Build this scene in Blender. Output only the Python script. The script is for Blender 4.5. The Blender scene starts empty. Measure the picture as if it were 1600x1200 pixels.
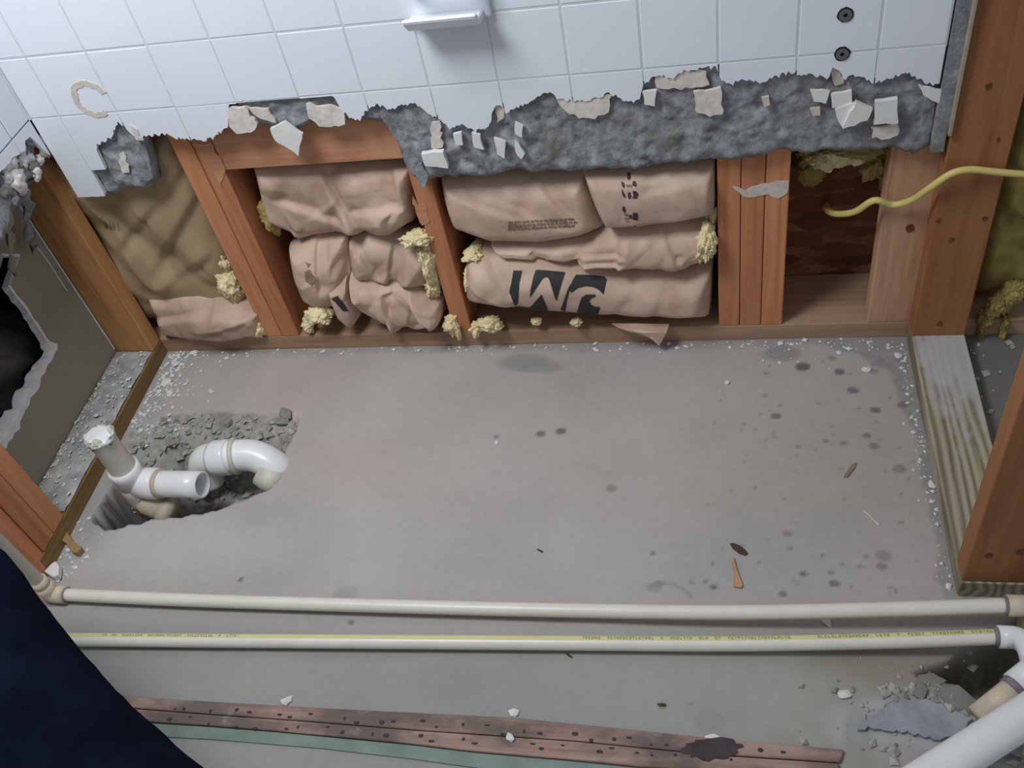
import bpy, bmesh, math, random
import numpy as np
from mathutils import Vector, Matrix, Euler
from mathutils.geometry import delaunay_2d_cdt
from mathutils.bvhtree import BVHTree
random.seed(7)
SC = bpy.context.scene
COL = SC.collection

# ------------------------------------------------------------------ camera
CAM = np.array([1.186, -1.3326, 1.3236]); ROT = (0.7566, 0.1656, 0.1397); FPX = 1481.1
cd = bpy.data.cameras.new('camera'); cam = bpy.data.objects.new('camera', cd); COL.objects.link(cam)
cam.location = CAM; cam.rotation_euler = ROT
cd.sensor_width = 36.0; cd.lens = FPX / 1600 * 36.0; cd.clip_start = .02
SC.camera = cam
# ------------------------------------------------------------------ world, lamp, exposure
w = bpy.data.worlds.new('world'); SC.world = w; w.use_nodes = True
bg = w.node_tree.nodes['Background']; bg.inputs[0].default_value = (.86, .92, 1.0, 1); bg.inputs[1].default_value = .36
def area(name, loc, target, size, power, col):
    l = bpy.data.lights.new(name, 'AREA'); l.shape = 'RECTANGLE'; l.size = size[0]; l.size_y = size[1]; l.energy = power; l.color = col
    o = bpy.data.objects.new(name, l); COL.objects.link(o); o.location = loc
    o.rotation_euler = (Vector(target) - Vector(loc)).to_track_quat('-Z', 'Y').to_euler(); return o
area('ceiling_lamp', (.34, -.70, 1.85), (.42, -.08, .45), (.5, .45), 20.5, (.93, .97, 1.0))
SC.view_settings.view_transform = 'Standard'; SC.view_settings.look = 'None'
SC.view_settings.gamma = 1; SC.view_settings.exposure = 0; SC.view_settings.use_curve_mapping = False

# ------------------------------------------------------------------ helpers
RM = np.array(Euler(ROT, 'XYZ').to_matrix())
def on(px, py, axis, val):                     # where the sight line of a photo pixel meets the plane axis = val
    d = RM @ np.array([(px - 800) / FPX, -(py - 600) / FPX, -1.0])
    return CAM + d * ((val - CAM[axis]) / d[axis])
def F(px, py, z=0.0): return on(px, py, 2, z)
def Bk(px, py, y=0.0): return on(px, py, 1, y)
def lin(c): c = c / 255; return c / 12.92 if c <= .04045 else ((c + .055) / 1.055) ** 2.4
def rgb(r, g, b): return (lin(r), lin(g), lin(b), 1)

def hash2(ix, iy, s):
    h = (ix * 374761393 + iy * 668265263 + s * 974634777) & 0xffffffff
    h = ((h ^ (h >> 13)) * 1274126177) & 0xffffffff
    return ((h ^ (h >> 16)) & 0xffff) / 65535.0
def vn(x, y, s=0):
    x = np.asarray(x, float); y = np.asarray(y, float)
    ix = np.floor(x).astype(np.int64); iy = np.floor(y).astype(np.int64); fx = x - ix; fy = y - iy
    fx = fx * fx * (3 - 2 * fx); fy = fy * fy * (3 - 2 * fy)
    a = hash2(ix, iy, s); b = hash2(ix + 1, iy, s); c = hash2(ix, iy + 1, s); d = hash2(ix + 1, iy + 1, s)
    return (a * (1 - fx) + b * fx) * (1 - fy) + (c * (1 - fx) + d * fx) * fy
def fbm(x, y, s=0, o=4):
    r = 0; a = .5; t = 0
    for i in range(o):
        r = r + a * vn(x * 2 ** i + 17 * i, y * 2 ** i - 9 * i, s + i); t += a; a *= .5
    return r / t - .5
def sm(e0, e1, x): t = np.clip((x - e0) / (e1 - e0), 0, 1); return t * t * (3 - 2 * t)

def props(o, label=None, cat=None, group=None, kind=None):
    if label: o['label'] = label
    if cat: o['category'] = cat
    if group: o['group'] = group
    if kind: o['kind'] = kind
    return o
def empty(name, loc, label, cat, group=None, kind=None):
    o = bpy.data.objects.new(name, None); COL.objects.link(o); o.location = loc; o.empty_display_size = .05
    return props(o, label, cat, group, kind)
def link(name, me, mat=None, parent=None):
    o = bpy.data.objects.new(name, me); COL.objects.link(o)
    if mat and not me.materials: me.materials.append(mat)
    if parent:
        o.parent = parent
        l = parent.location if parent.parent is None else Vector((0, 0, 0))     # a part has its shape in world coordinates
        o.matrix_parent_inverse = Matrix.Translation(-l)
    return o
def mesh(name, V, Fc, mat, parent=None, smooth=False):
    me = bpy.data.meshes.new(name); me.from_pydata([tuple(map(float, v)) for v in V], [], [tuple(map(int, f)) for f in Fc]); me.update()
    bm = bmesh.new(); bm.from_mesh(me); bmesh.ops.recalc_face_normals(bm, faces=bm.faces); bm.to_mesh(me); bm.free()
    if smooth: me.polygons.foreach_set('use_smooth', [True] * len(me.polygons))
    return link(name, me, mat, parent)
def box(name, x0, x1, y0, y1, z0, z1, mat, parent=None, bev=.002, jit=0):
    bm = bmesh.new(); bmesh.ops.create_cube(bm, size=1)
    for v in bm.verts:
        v.co = Vector(((x0 + x1) / 2 + v.co.x * (x1 - x0), (y0 + y1) / 2 + v.co.y * (y1 - y0), (z0 + z1) / 2 + v.co.z * (z1 - z0)))
        if jit: v.co += Vector((random.uniform(-jit, jit), random.uniform(-jit, jit), random.uniform(-jit, jit)))
    if bev: bmesh.ops.bevel(bm, geom=bm.edges[:], offset=bev, segments=2, affect='EDGES', profile=.5)
    me = bpy.data.meshes.new(name); bm.to_mesh(me); bm.free()
    return link(name, me, mat, parent)
def prism(name, poly, axis, a, b, mat, parent=None, bev=0):
    """poly: 2-D outline in the two other axes, extruded along axis from a to b"""
    def P(q, t):
        if axis == 1: return (q[0], t, q[1])
        if axis == 0: return (t, q[0], q[1])
        return (q[0], q[1], t)
    n = len(poly); V = [P(q, a) for q in poly] + [P(q, b) for q in poly]
    Fc = [list(range(n)), list(range(n, 2 * n))[::-1]] + [(i, (i + 1) % n, n + (i + 1) % n, n + i) for i in range(n)]
    o = mesh(name, V, Fc, mat, parent)
    if bev:
        bm = bmesh.new(); bm.from_mesh(o.data); bmesh.ops.bevel(bm, geom=bm.edges[:], offset=bev, segments=1, affect='EDGES'); bm.to_mesh(o.data); bm.free()
    return o
def frames(P):
    P = [Vector(p) for p in P]; T = []
    for i in range(len(P)):
        T.append((P[min(i + 1, len(P) - 1)] - P[max(i - 1, 0)]).normalized())
    up = Vector((0, 0, 1)) if abs(T[0].z) < .9 else Vector((0, 1, 0))
    N = []; n = (up - T[0] * up.dot(T[0])).normalized()
    for t in T:
        n = (n - t * n.dot(t)).normalized(); N.append((n, t.cross(n)))
    return P, T, N
def sweep(P, R, seg=20, caps=True, prof=None):
    P, T, N = frames(P); V = []; Fc = []
    if not hasattr(R, '__len__'): R = [R] * len(P)
    for p, r, (n, b) in zip(P, R, N):
        for k in range(seg):
            a = 2 * math.pi * k / seg; V.append(p + r * (math.cos(a) * n + math.sin(a) * b))
    for i in range(len(P) - 1):
        for k in range(seg):
            k2 = (k + 1) % seg; Fc.append((i * seg + k, i * seg + k2, (i + 1) * seg + k2, (i + 1) * seg + k))
    if caps: Fc.append(list(range(seg))[::-1]); Fc.append(list(range((len(P) - 1) * seg, len(P) * seg)))
    return V, Fc
def pipe(name, P, R, mat, parent=None, seg=20, caps=True):
    V, Fc = sweep(P, R, seg, caps); return mesh(name, V, Fc, mat, parent, smooth=True)
def hollow(name, P, ro, ri, mat, parent=None, seg=28):
    """open ended pipe with a wall"""
    path = list(P) + list(P)[::-1] ; V = []; Fc = []
    A, _ = sweep(P, ro, seg, False); B, _ = sweep(P, ri, seg, False); n = len(P)
    V = A + B; m = n * seg
    for i in range(n - 1):
        for k in range(seg):
            k2 = (k + 1) % seg
            Fc.append((i * seg + k, i * seg + k2, (i + 1) * seg + k2, (i + 1) * seg + k)); Fc.append((m + i * seg + k, m + (i + 1) * seg + k, m + (i + 1) * seg + k2, m + i * seg + k2))
    for i in (0, n - 1):
        for k in range(seg):
            k2 = (k + 1) % seg; Fc.append((i * seg + k, i * seg + k2, m + i * seg + k2, m + i * seg + k))
    return mesh(name, V, Fc, mat, parent, smooth=True)
def arc_pts(p0, p1, p2, n=10):                 # quadratic bend
    p0, p1, p2 = map(Vector, (p0, p1, p2)); return [(1 - t) ** 2 * p0 + 2 * t * (1 - t) * p1 + t * t * p2 for t in [i / n for i in range(n + 1)]]
def smooth_path(P, n=8):
    P = [Vector(p) for p in P]; out = []
    for i in range(len(P) - 1):
        a = P[max(i - 1, 0)]; b = P[i]; c = P[i + 1]; d = P[min(i + 2, len(P) - 1)]
        for k in range(n):
            t = k / n; out.append(.5 * ((2 * b) + (c - a) * t + (2 * a - 5 * b + 4 * c - d) * t * t + (3 * b - a - 3 * c + d) * t ** 3))
    return out + [P[-1]]
def rock_mesh(name, seed, sub=1, rough=.35):
    bm = bmesh.new(); bmesh.ops.create_icosphere(bm, subdivisions=sub, radius=1); r = random.Random(seed)
    for v in bm.verts: v.co *= 1 + r.uniform(-rough, rough)
    me = bpy.data.meshes.new(name); bm.to_mesh(me); bm.free(); return me
def clump(name, c, rad, seed, mat, parent=None, sub=4, amp=.45, freq=2.2, fine=0.):
    bm = bmesh.new(); bmesh.ops.create_icosphere(bm, subdivisions=sub, radius=1); N = np.array([v.co[:] for v in bm.verts])
    x, y, z = N.T
    d = fbm(x * freq + 5 + seed, y * freq + z * freq * 1.3 + 7, seed, 4) + .5 * fbm(z * freq * 2.2 + 3, x * freq * 2 - y * freq * 1.5, seed + 9, 4)
    if fine: d = d + fine * (fbm(x * 9 + z * 5, y * 9 - z * 6, seed + 20, 3) + fbm(x * 21 - y * 9, z * 21 + y * 11, seed + 23, 2))
    P = N * np.array(rad) * (1 + 2 * amp * d)[:, None] + np.array(c)
    for v, p in zip(bm.verts, P): v.co = p
    me = bpy.data.meshes.new(name); bm.to_mesh(me); bm.free(); me.polygons.foreach_set('use_smooth', [True] * len(me.polygons))
    return link(name, me, mat, parent)

# ------------------------------------------------------------------ materials
class NT:
    def __init__(s, name):
        s.m = bpy.data.materials.new(name); s.m.use_nodes = True; s.t = s.m.node_tree; s.b = s.t.nodes['Principled BSDF']
        s.tc = s.n('ShaderNodeTexCoord')
    def n(s, typ, **kw):
        x = s.t.nodes.new(typ)
        for k, v in kw.items(): setattr(x, k, v)
        return x
    def l(s, a, b): s.t.links.new(a, b)
    def noise(s, scale, vec=(1, 1, 1), detail=5, rough=.55, dist=0, kind='noise'):
        mp = s.n('ShaderNodeMapping'); mp.inputs['Scale'].default_value = vec; s.l(s.tc.outputs['Object'], mp.inputs['Vector'])
        if kind == 'noise':
            x = s.n('ShaderNodeTexNoise'); x.inputs['Detail'].default_value = detail; x.inputs['Roughness'].default_value = rough; x.inputs['Distortion'].default_value = dist
            x.inputs['Scale'].default_value = scale; s.l(mp.outputs[0], x.inputs['Vector']); return x.outputs['Fac']
        x = s.n('ShaderNodeTexVoronoi'); x.inputs['Scale'].default_value = scale; s.l(mp.outputs[0], x.inputs['Vector']); return x.outputs['Distance' if kind == 'vor' else 'Color']
    def ramp(s, fac, stops):
        r = s.n('ShaderNodeValToRGB'); e = r.color_ramp.elements
        while len(e) < len(stops): e.new(.5)
        for q, (p, c) in zip(e, stops): q.position = p; q.color = c
        s.l(fac, r.inputs[0]); return r.outputs[0]
    def mix(s, fac, a, b, mode='MIX'):
        x = s.n('ShaderNodeMix', data_type='RGBA', blend_type=mode)
        if hasattr(fac, 'links'): s.l(fac, x.inputs[0])
        else: x.inputs[0].default_value = fac
        for k, v in ((6, a), (7, b)):
            if hasattr(v, 'links'): s.l(v, x.inputs[k])
            else: x.inputs[k].default_value = v
        return x.outputs[2]
    def bump(s, h, strength, dist=.002):
        x = s.n('ShaderNodeBump'); x.inputs['Strength'].default_value = strength; x.inputs['Distance'].default_value = dist
        s.l(h, x.inputs['Height']); s.l(x.outputs[0], s.b.inputs['Normal'])
    def out(s, col, rough=.7, spec=.3):
        if hasattr(col, 'links'): s.l(col, s.b.inputs['Base Color'])
        else: s.b.inputs['Base Color'].default_value = col
        s.b.inputs['Roughness'].default_value = rough; s.b.inputs['Specular IOR Level'].default_value = spec
        return s.m
def plain(name, c, rough=.6, spec=.3, var=.12, scale=30, bump=0, bscale=120):
    s = NT(name); f = s.noise(scale, detail=4)
    d = tuple(x * (1 - var) for x in c[:3]) + (1,); e = tuple(min(1, x * (1 + var)) for x in c[:3]) + (1,)
    col = s.ramp(f, [(.3, d), (.7, e)])
    if bump: s.bump(s.noise(bscale, detail=6), bump)
    return s.out(col, rough, spec)
def wood(name, dark, mid, light, axis='z', rings=False, dust=None, film=None):
    s = NT(name)
    st = {'z': (1, 1, .07), 'x': (.07, 1, 1), 'y': (1, .07, 1)}[axis]
    oi = s.n('ShaderNodeObjectInfo')
    a = s.noise(55, st, 6, .6, .8); b = s.noise(14, st, 3, .5, .4)
    f = s.n('ShaderNodeMath', operation='MULTIPLY_ADD'); s.l(a, f.inputs[0]); f.inputs[1].default_value = .55; 
    g = s.n('ShaderNodeMath', operation='MULTIPLY'); s.l(b, g.inputs[0]); g.inputs[1].default_value = .45; s.l(g.outputs[0], f.inputs[2])
    h = f.outputs[0]
    if rings:
        mp = s.n('ShaderNodeMapping'); mp.inputs['Scale'].default_value = tuple(q * r for q, r in zip(st, (1, 1.4, 1))); s.l(s.tc.outputs['Object'], mp.inputs[0])
        wv = s.n('ShaderNodeTexWave', wave_type='BANDS', bands_direction='X' if axis != 'x' else 'Y'); wv.inputs['Scale'].default_value = 20; wv.inputs['Distortion'].default_value = 9; wv.inputs['Detail'].default_value = 2; wv.inputs['Detail Scale'].default_value = 1.1
        s.l(mp.outputs[0], wv.inputs['Vector'])
        m2 = s.n('ShaderNodeMath', operation='MULTIPLY_ADD'); s.l(wv.outputs['Fac'], m2.inputs[0]); m2.inputs[1].default_value = .35
        m3 = s.n('ShaderNodeMath', operation='MULTIPLY'); s.l(h, m3.inputs[0]); m3.inputs[1].default_value = .65; s.l(m3.outputs[0], m2.inputs[2]); h = m2.outputs[0]
    col = s.ramp(h, [(.28, dark), (.48, mid), (.72, light)])
    hs = s.n('ShaderNodeHueSaturation'); s.l(col, hs.inputs['Color'])
    mr = s.n('ShaderNodeMapRange'); s.l(oi.outputs['Random'], mr.inputs[0]); mr.inputs[3].default_value = .88; mr.inputs[4].default_value = 1.12; s.l(mr.outputs[0], hs.inputs['Value'])
    col = hs.outputs[0]
    if dust:
        d = s.noise(18, detail=6, rough=.7); col = s.mix(s.ramp(d, [(dust[1], (0, 0, 0, 1)), (dust[1] + .18, (1, 1, 1, 1))]), col, dust[0])
    if film:                                   # pale plaster film that lies on the back part of a plate's top
        sx = s.n('ShaderNodeSeparateXYZ'); s.l(s.tc.outputs['Object'], sx.inputs[0])
        my = s.n('ShaderNodeMapRange'); s.l(sx.outputs['Y'], my.inputs[0]); my.inputs[1].default_value = -.36; my.inputs[2].default_value = -.10; my.inputs[3].default_value = -.12; my.inputs[4].default_value = .42
        mx = s.n('ShaderNodeMapRange'); s.l(sx.outputs['X'], mx.inputs[0]); mx.inputs[1].default_value = film[1]; mx.inputs[2].default_value = film[1] + .03; mx.inputs[3].default_value = -.3; mx.inputs[4].default_value = 0
        ad = s.n('ShaderNodeMath', operation='ADD'); s.l(my.outputs[0], ad.inputs[0]); s.l(s.noise(24, (1, .5, 1), 7, .7), ad.inputs[1]); a2 = s.n('ShaderNodeMath', operation='ADD'); s.l(ad.outputs[0], a2.inputs[0]); s.l(mx.outputs[0], a2.inputs[1])
        gz = s.n('ShaderNodeMath', operation='GREATER_THAN'); s.l(sx.outputs['Z'], gz.inputs[0]); gz.inputs[1].default_value = .0375
        ml = s.n('ShaderNodeMath', operation='MULTIPLY'); s.l(s.ramp(a2.outputs[0], [(.55, (0, 0, 0, 1)), (.80, (.85, .85, .85, 1))]), ml.inputs[0]); s.l(gz.outputs[0], ml.inputs[1]); col = s.mix(ml.outputs[0], col, film[0])
    s.bump(h, .35, .0015)
    return s.out(col, .72, .2)

M = {}
M['stud'] = wood('orange_stud_wood', rgb(150, 92, 62), rgb(192, 128, 90), rgb(212, 154, 114))
M['stud_tan'] = wood('tan_stud_wood', rgb(146, 110, 84), rgb(186, 146, 116), rgb(204, 168, 138))
M['stud_brown'] = wood('brown_stud_wood', rgb(108, 68, 42), rgb(146, 98, 64), rgb(168, 118, 80))
M['stud_gold'] = wood('golden_stud_wood', rgb(150, 102, 62), rgb(194, 142, 92), rgb(212, 166, 118))
M['block'] = wood('orange_block_wood', rgb(162, 108, 78), rgb(202, 146, 112), rgb(218, 168, 136), 'x')
M['sill'] = wood('treated_sill_wood', rgb(126, 98, 76), rgb(172, 138, 112), rgb(190, 160, 134), 'x', dust=(rgb(150, 140, 132), .56))
M['sole'] = wood('treated_sole_wood', rgb(104, 96, 76), rgb(146, 138, 116), rgb(172, 164, 142), 'y', rings=True, film=(rgb(184, 180, 182), 1.524))
M['sole_left'] = wood('yellow_sole_wood', rgb(96, 76, 44), rgb(140, 112, 72), rgb(160, 134, 94), 'y')
def tackwood():
    s = NT('red_strip_wood'); a = s.noise(60, (.07, 1, 1), 6, .6, .8); b = s.noise(6.5, (1, 2, 1), 4, .6); d = s.noise(26, detail=6, rough=.7)
    col = s.ramp(a, [(.3, rgb(128, 102, 94)), (.5, rgb(158, 128, 118)), (.7, rgb(178, 152, 140))])
    col = s.mix(s.ramp(b, [(.44, (0, 0, 0, 1)), (.58, (.85, .85, .85, 1))]), col, rgb(100, 92, 86)); col = s.mix(s.ramp(d, [(.56, (0, 0, 0, 1)), (.70, (.8, .8, .8, 1))]), col, rgb(150, 142, 134))
    s.bump(a, .4, .0015); return s.out(col, .8, .2)
M['tack'] = tackwood()
M['splinter'] = wood('pale_splinter_wood', rgb(140, 100, 76), rgb(184, 142, 114), rgb(204, 168, 142), 'y')
M['tile'] = plain('white_glazed_tile', rgb(226, 230, 238), .16, .5, .015, 6)
M['shard'] = plain('broken_tile', rgb(226, 224, 222), .4, .4, .05, 60)
M['thinset'] = plain('white_thinset', rgb(214, 206, 198), .9, .1, .15, 80, .5)
M['chip'] = plain('white_plaster_chip', rgb(218, 216, 214), .8, .2, .08, 80)
M['grout'] = plain('grout', rgb(206, 209, 214), .8, .2, .05, 40)
def mortar():
    s = NT('grey_mortar'); a = s.noise(38, detail=8, rough=.7); b = s.noise(9, detail=4)
    col = s.ramp(a, [(.3, rgb(104, 106, 110)), (.5, rgb(144, 146, 150)), (.68, rgb(180, 181, 184))])
    col = s.mix(s.ramp(b, [(.52, (0, 0, 0, 1)), (.75, (1, 1, 1, 1))]), col, rgb(122, 118, 108))
    s.bump(s.noise(150, detail=8, rough=.7), .7, .004); return s.out(col, .92, .1)
M['mortar'] = mortar()
M['dust'] = plain('grey_plaster_dust', rgb(168, 168, 168), .95, .1, .30, 34, .8, 120)
def kraft():
    s = NT('brown_kraft_paper'); oi = s.n('ShaderNodeObjectInfo'); a = s.noise(16, detail=5)
    col = s.ramp(a, [(.3, rgb(180, 150, 130)), (.7, rgb(206, 180, 162))])
    hs = s.n('ShaderNodeHueSaturation'); s.l(col, hs.inputs['Color']); mr = s.n('ShaderNodeMapRange'); s.l(oi.outputs['Random'], mr.inputs[0]); mr.inputs[3].default_value = .94; mr.inputs[4].default_value = 1.06; s.l(mr.outputs[0], hs.inputs['Value'])
    s.bump(s.noise(34, detail=4, dist=1.2), .3, .004); return s.out(hs.outputs[0], .55, .35)
M['kraft'] = kraft()
M['kraft_olive'] = plain('olive_kraft_paper', rgb(166, 144, 112), .55, .3, .12, 14, .3, 40)
M['fibre'] = plain('yellow_fibreglass', rgb(232, 216, 172), 1.0, .05, .14, 60, .6, 300)
M['fibre_dull'] = plain('dull_yellow_fibreglass', rgb(166, 148, 90), .95, .1, .35, 12, 1, 60)
M['ink'] = plain('black_ink', rgb(54, 52, 54), .6, .2, .1, 60)
M['ink_purple'] = plain('purple_ink', rgb(74, 54, 60), .6, .2, .1, 60)
M['ink_faint'] = plain('faint_grey_ink', rgb(134, 112, 96), .6, .2, .1, 60)
M['pvc'] = plain('white_pvc', rgb(232, 232, 232), .3, .5, .03, 40)
M['pvc_dirty'] = plain('dusty_pvc', rgb(204, 200, 188), .55, .3, .12, 30)
M['pvc_old'] = plain('beige_pvc', rgb(186, 176, 156), .5, .3, .08, 30)
M['cpvc'] = plain('cream_cpvc', rgb(222, 217, 205), .35, .45, .04, 24)
M['cpvc_fit'] = plain('tan_cpvc_fitting', rgb(206, 190, 168), .45, .4, .1, 40)
M['stripe'] = plain('yellow_stripe', rgb(212, 209, 144), .4, .4, .05, 30)
M['primer'] = plain('purple_primer', rgb(128, 118, 126), .5, .3, .3, 60)
M['panel'] = plain('olive_board_back', rgb(154, 151, 136), .95, .08, .10, 5, .2, 200)
M['gypsum'] = plain('white_gypsum_edge', rgb(228, 230, 232), .9, .1, .08, 60, .6)
M['dark'] = plain('shade_shell_dark', rgb(66, 62, 60), .95, .05, .5, 9)
M['jeans'] = plain('navy_denim', rgb(14, 18, 31), 1.0, .02, .35, 14, .5, 500)
M['boot'] = plain('black_boot', rgb(24, 24, 26), .6, .3, .2, 20)
M['wire'] = plain('yellow_cable', rgb(212, 194, 120), .45, .4, .04, 20)
M['knot'] = plain('dark_knot', rgb(112, 68, 44), .7, .2, .3, 90)
M['metal'] = plain('grey_metal', rgb(120, 122, 126), .4, .5, .1, 60); M['metal'].node_tree.nodes['Principled BSDF'].inputs['Metallic'].default_value = .6
M['black'] = plain('black_hole', rgb(30, 30, 32), .9, .1, .1)
M['leaf'] = plain('dark_leaf', rgb(74, 62, 54), .7, .2, .25, 90)
M['stick'] = plain('dull_stick', rgb(142, 124, 106), .8, .2, .2, 60)
M['rubble'] = plain('grey_rubble', rgb(166, 164, 158), .95, .1, .3, 50, .8, 160)
M['vinyl'] = plain('teal_backing', rgb(126, 140, 132), .85, .15, .18, 16, .4)
M['tar'] = plain('dark_purple_stain', rgb(66, 56, 58), .7, .3, .3, 40, .5)
M['ring'] = plain('tan_adhesive', rgb(204, 194, 184), .8, .2, .15, 60, .4)
M['paper'] = plain('torn_paper_face', rgb(164, 152, 134), .9, .1, .12, 50)
def osb():
    s = NT('dark_osb'); mp = s.n('ShaderNodeMapping'); mp.inputs['Scale'].default_value = (14, 1, 40); s.l(s.tc.outputs['Object'], mp.inputs[0])
    v = s.n('ShaderNodeTexVoronoi'); v.inputs['Scale'].default_value = 1; v.inputs['Randomness'].default_value = 1; s.l(mp.outputs[0], v.inputs['Vector'])
    bw = s.n('ShaderNodeRGBToBW'); s.l(v.outputs['Color'], bw.inputs[0])
    col = s.ramp(bw.outputs[0], [(.15, rgb(84, 48, 36)), (.5, rgb(130, 82, 58)), (.85, rgb(178, 128, 90))])
    col = s.mix(s.noise(60, (1, 1, 2), 5), col, rgb(96, 60, 44)); s.bump(bw.outputs[0], .5); return s.out(col, .8, .2)
M['osb'] = osb()
def concrete():
    s = NT('concrete_slab'); at = s.n('ShaderNodeAttribute'); at.attribute_name = 'tint'
    a = s.noise(2.6, detail=6, rough=.6); b = s.noise(60, detail=5, rough=.65)
    col = s.ramp(a, [(.3, rgb(160, 155, 151)), (.5, rgb(171, 164, 160)), (.7, rgb(180, 174, 170))])
    col = s.mix(.2, col, s.ramp(b, [(.3, rgb(150, 146, 142)), (.7, rgb(182, 178, 174))]))
    col = s.mix(1.0, col, at.outputs['Color'], 'MULTIPLY')
    s.bump(s.noise(260, detail=6), .05, .001); return s.out(col, .72, .3)
M['floor'] = concrete()

# ================================================================== FLOOR
def poly_sd(X, Y, P):
    P = np.array(P)[:, :2]; n = len(P); d = np.full(X.shape, 9.); ins = np.zeros(X.shape, bool)
    for i in range(n):
        a = P[i]; b = P[(i + 1) % n]; e = b - a; wx = X - a[0]; wy = Y - a[1]
        t = np.clip((wx * e[0] + wy * e[1]) / (e @ e), 0, 1); d = np.minimum(d, np.hypot(wx - t * e[0], wy - t * e[1]))
        c = ((a[1] > Y) != (b[1] > Y)); 
        with np.errstate(divide='ignore', invalid='ignore'): xc = (b[0] - a[0]) * (Y - a[1]) / (b[1] - a[1] + 1e-12) + a[0]
        ins ^= c & (X < xc)
    return np.where(ins, d, -d)
def line_d(X, Y, P):
    P = np.array(P)[:, :2]; d = np.full(X.shape, 9.)
    for a, b in zip(P[:-1], P[1:]):
        e = b - a; wx = X - a[0]; wy = Y - a[1]; t = np.clip((wx * e[0] + wy * e[1]) / (e @ e), 0, 1); d = np.minimum(d, np.hypot(wx - t * e[0], wy - t * e[1]))
    return d
W = 1.524
HOLE = [F(*q) for q in [(205, 672), (262, 646), (330, 640), (400, 646), (440, 643), (466, 648), (464, 668), (452, 692), (440, 722), (436, 746), (418, 766), (372, 784), (330, 800), (278, 808), (236, 812), (204, 821), (166, 826), (146, 818), (142, 806), (158, 786), (178, 752), (186, 712)]]
BACK = [F(*q) for q in [(150, 720), (205, 672), (262, 646), (330, 640), (400, 646), (466, 648)]]
PIT = [F(*q) for q in [(1424, 1050), (1462, 1034), (1500, 1014), (1545, 985), (1570, 965), (1760, 960), (1760, 1130), (1600, 1128), (1565, 1100), (1510, 1112), (1490, 1076), (1440, 1068)]]
def hgt(X, Y):
    jx = X + .012 * fbm(X * 45, Y * 45, 3); jy = Y + .012 * fbm(X * 45, Y * 45, 5)
    s = poly_sd(jx, jy, HOLE); db = line_d(X, Y, BACK)
    dep = .010 + .085 * sm(.03, .13, db)
    q = F(192, 800); dep = dep + .24 * np.exp(-(((X - q[0]) / .07) ** 2 + ((Y - q[1]) / .055) ** 2) ** 2)
    z = -dep * sm(0, .007, s) * (1 + .25 * fbm(X * 20, Y * 20, 2)) + np.where(s > 0, .018 * fbm(X * 60, Y * 60, 8) * sm(0, .02, s), 0)
    s2 = poly_sd(jx, jy, PIT); z = z - .11 * sm(0, .035, s2) + np.where(s2 > 0, .03 * fbm(X * 40, Y * 40, 11) * sm(0, .02, s2), 0)
    z = z + .0012 * fbm(X * 6, Y * 6, 14)
    rgh = sm(.12, .0, np.hypot((X - 1.50) / 1.3, (Y + .74) / .8)); z = z + .006 * np.abs(fbm(X * 55, Y * 55, 21)) * rgh
    return z, s, s2
def axis_vals(lo, hi, a, b, st):
    return np.concatenate([np.linspace(lo, a, 8)[:-1], np.arange(a, b, st), np.linspace(b, hi, 8)])
xs = axis_vals(-.75, 2.3, -.03, 1.74, .0042); ys = axis_vals(-2.2, .16, -1.0, -.004, .0042)
GX, GY = np.meshgrid(xs, ys); GZ, SH, SP = hgt(GX, GY)
T = np.ones(GX.shape + (3,))
def tintmix(mask, c):
    m = np.clip(mask, 0, 1)[..., None]; T[:] = T * (1 - m) + np.array(c) * m
def blob(px, py, rx, ry, c, k=1., soft=.5, wob=.35, seed=0, rot=0):
    q = F(px, py); dx = GX - q[0]; dy = GY - q[1]
    if rot: dx, dy = dx * math.cos(rot) + dy * math.sin(rot), -dx * math.sin(rot) + dy * math.cos(rot)
    r = np.hypot(dx / rx, dy / ry) + wob * fbm(GX * .7 / max(rx, .01), GY * .7 / max(ry, .01), seed + 31)
    tintmix(k * sm(1 + soft, 1 - soft * .6, r), c)
# broad tone of the slab: cleaner pinkish middle, greener, darker strip in front of the pipes
tintmix(.9 * sm(-.60, -.68, GY), (.72, .77, .76))
blob(560, 620, .30, .16, (1.05, 1.0, .985), .7, .8, .4, 1); blob(600, 730, .14, .06, (1.05, .96, .92), .6, .8, .4, 2); blob(905, 720, .04, .05, (1.04, .95, .92), .5, .8, .4, 3)
blob(780, 690, .16, .08, (1.12, 1.11, 1.10), .7, .9, .3, 4); blob(560, 850, .07, .10, (1.09, 1.10, 1.10), .5, .5, .3, 5); blob(440, 850, .10, .08, (.93, .95, .95), .8, .6, .3, 6)  # pale patch and darker arc at left: reflected light painted into the slab
blob(250, 850, .16, .06, (1.10, 1.13, 1.17), .9, .8, .5, 7); blob(150, 850, .07, .05, (1.14, 1.17, 1.2), .7, .7, .6, 8)
blob(1200, 700, .25, .14, (.97, .96, .93), .7, .8, .4, 9)
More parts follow.
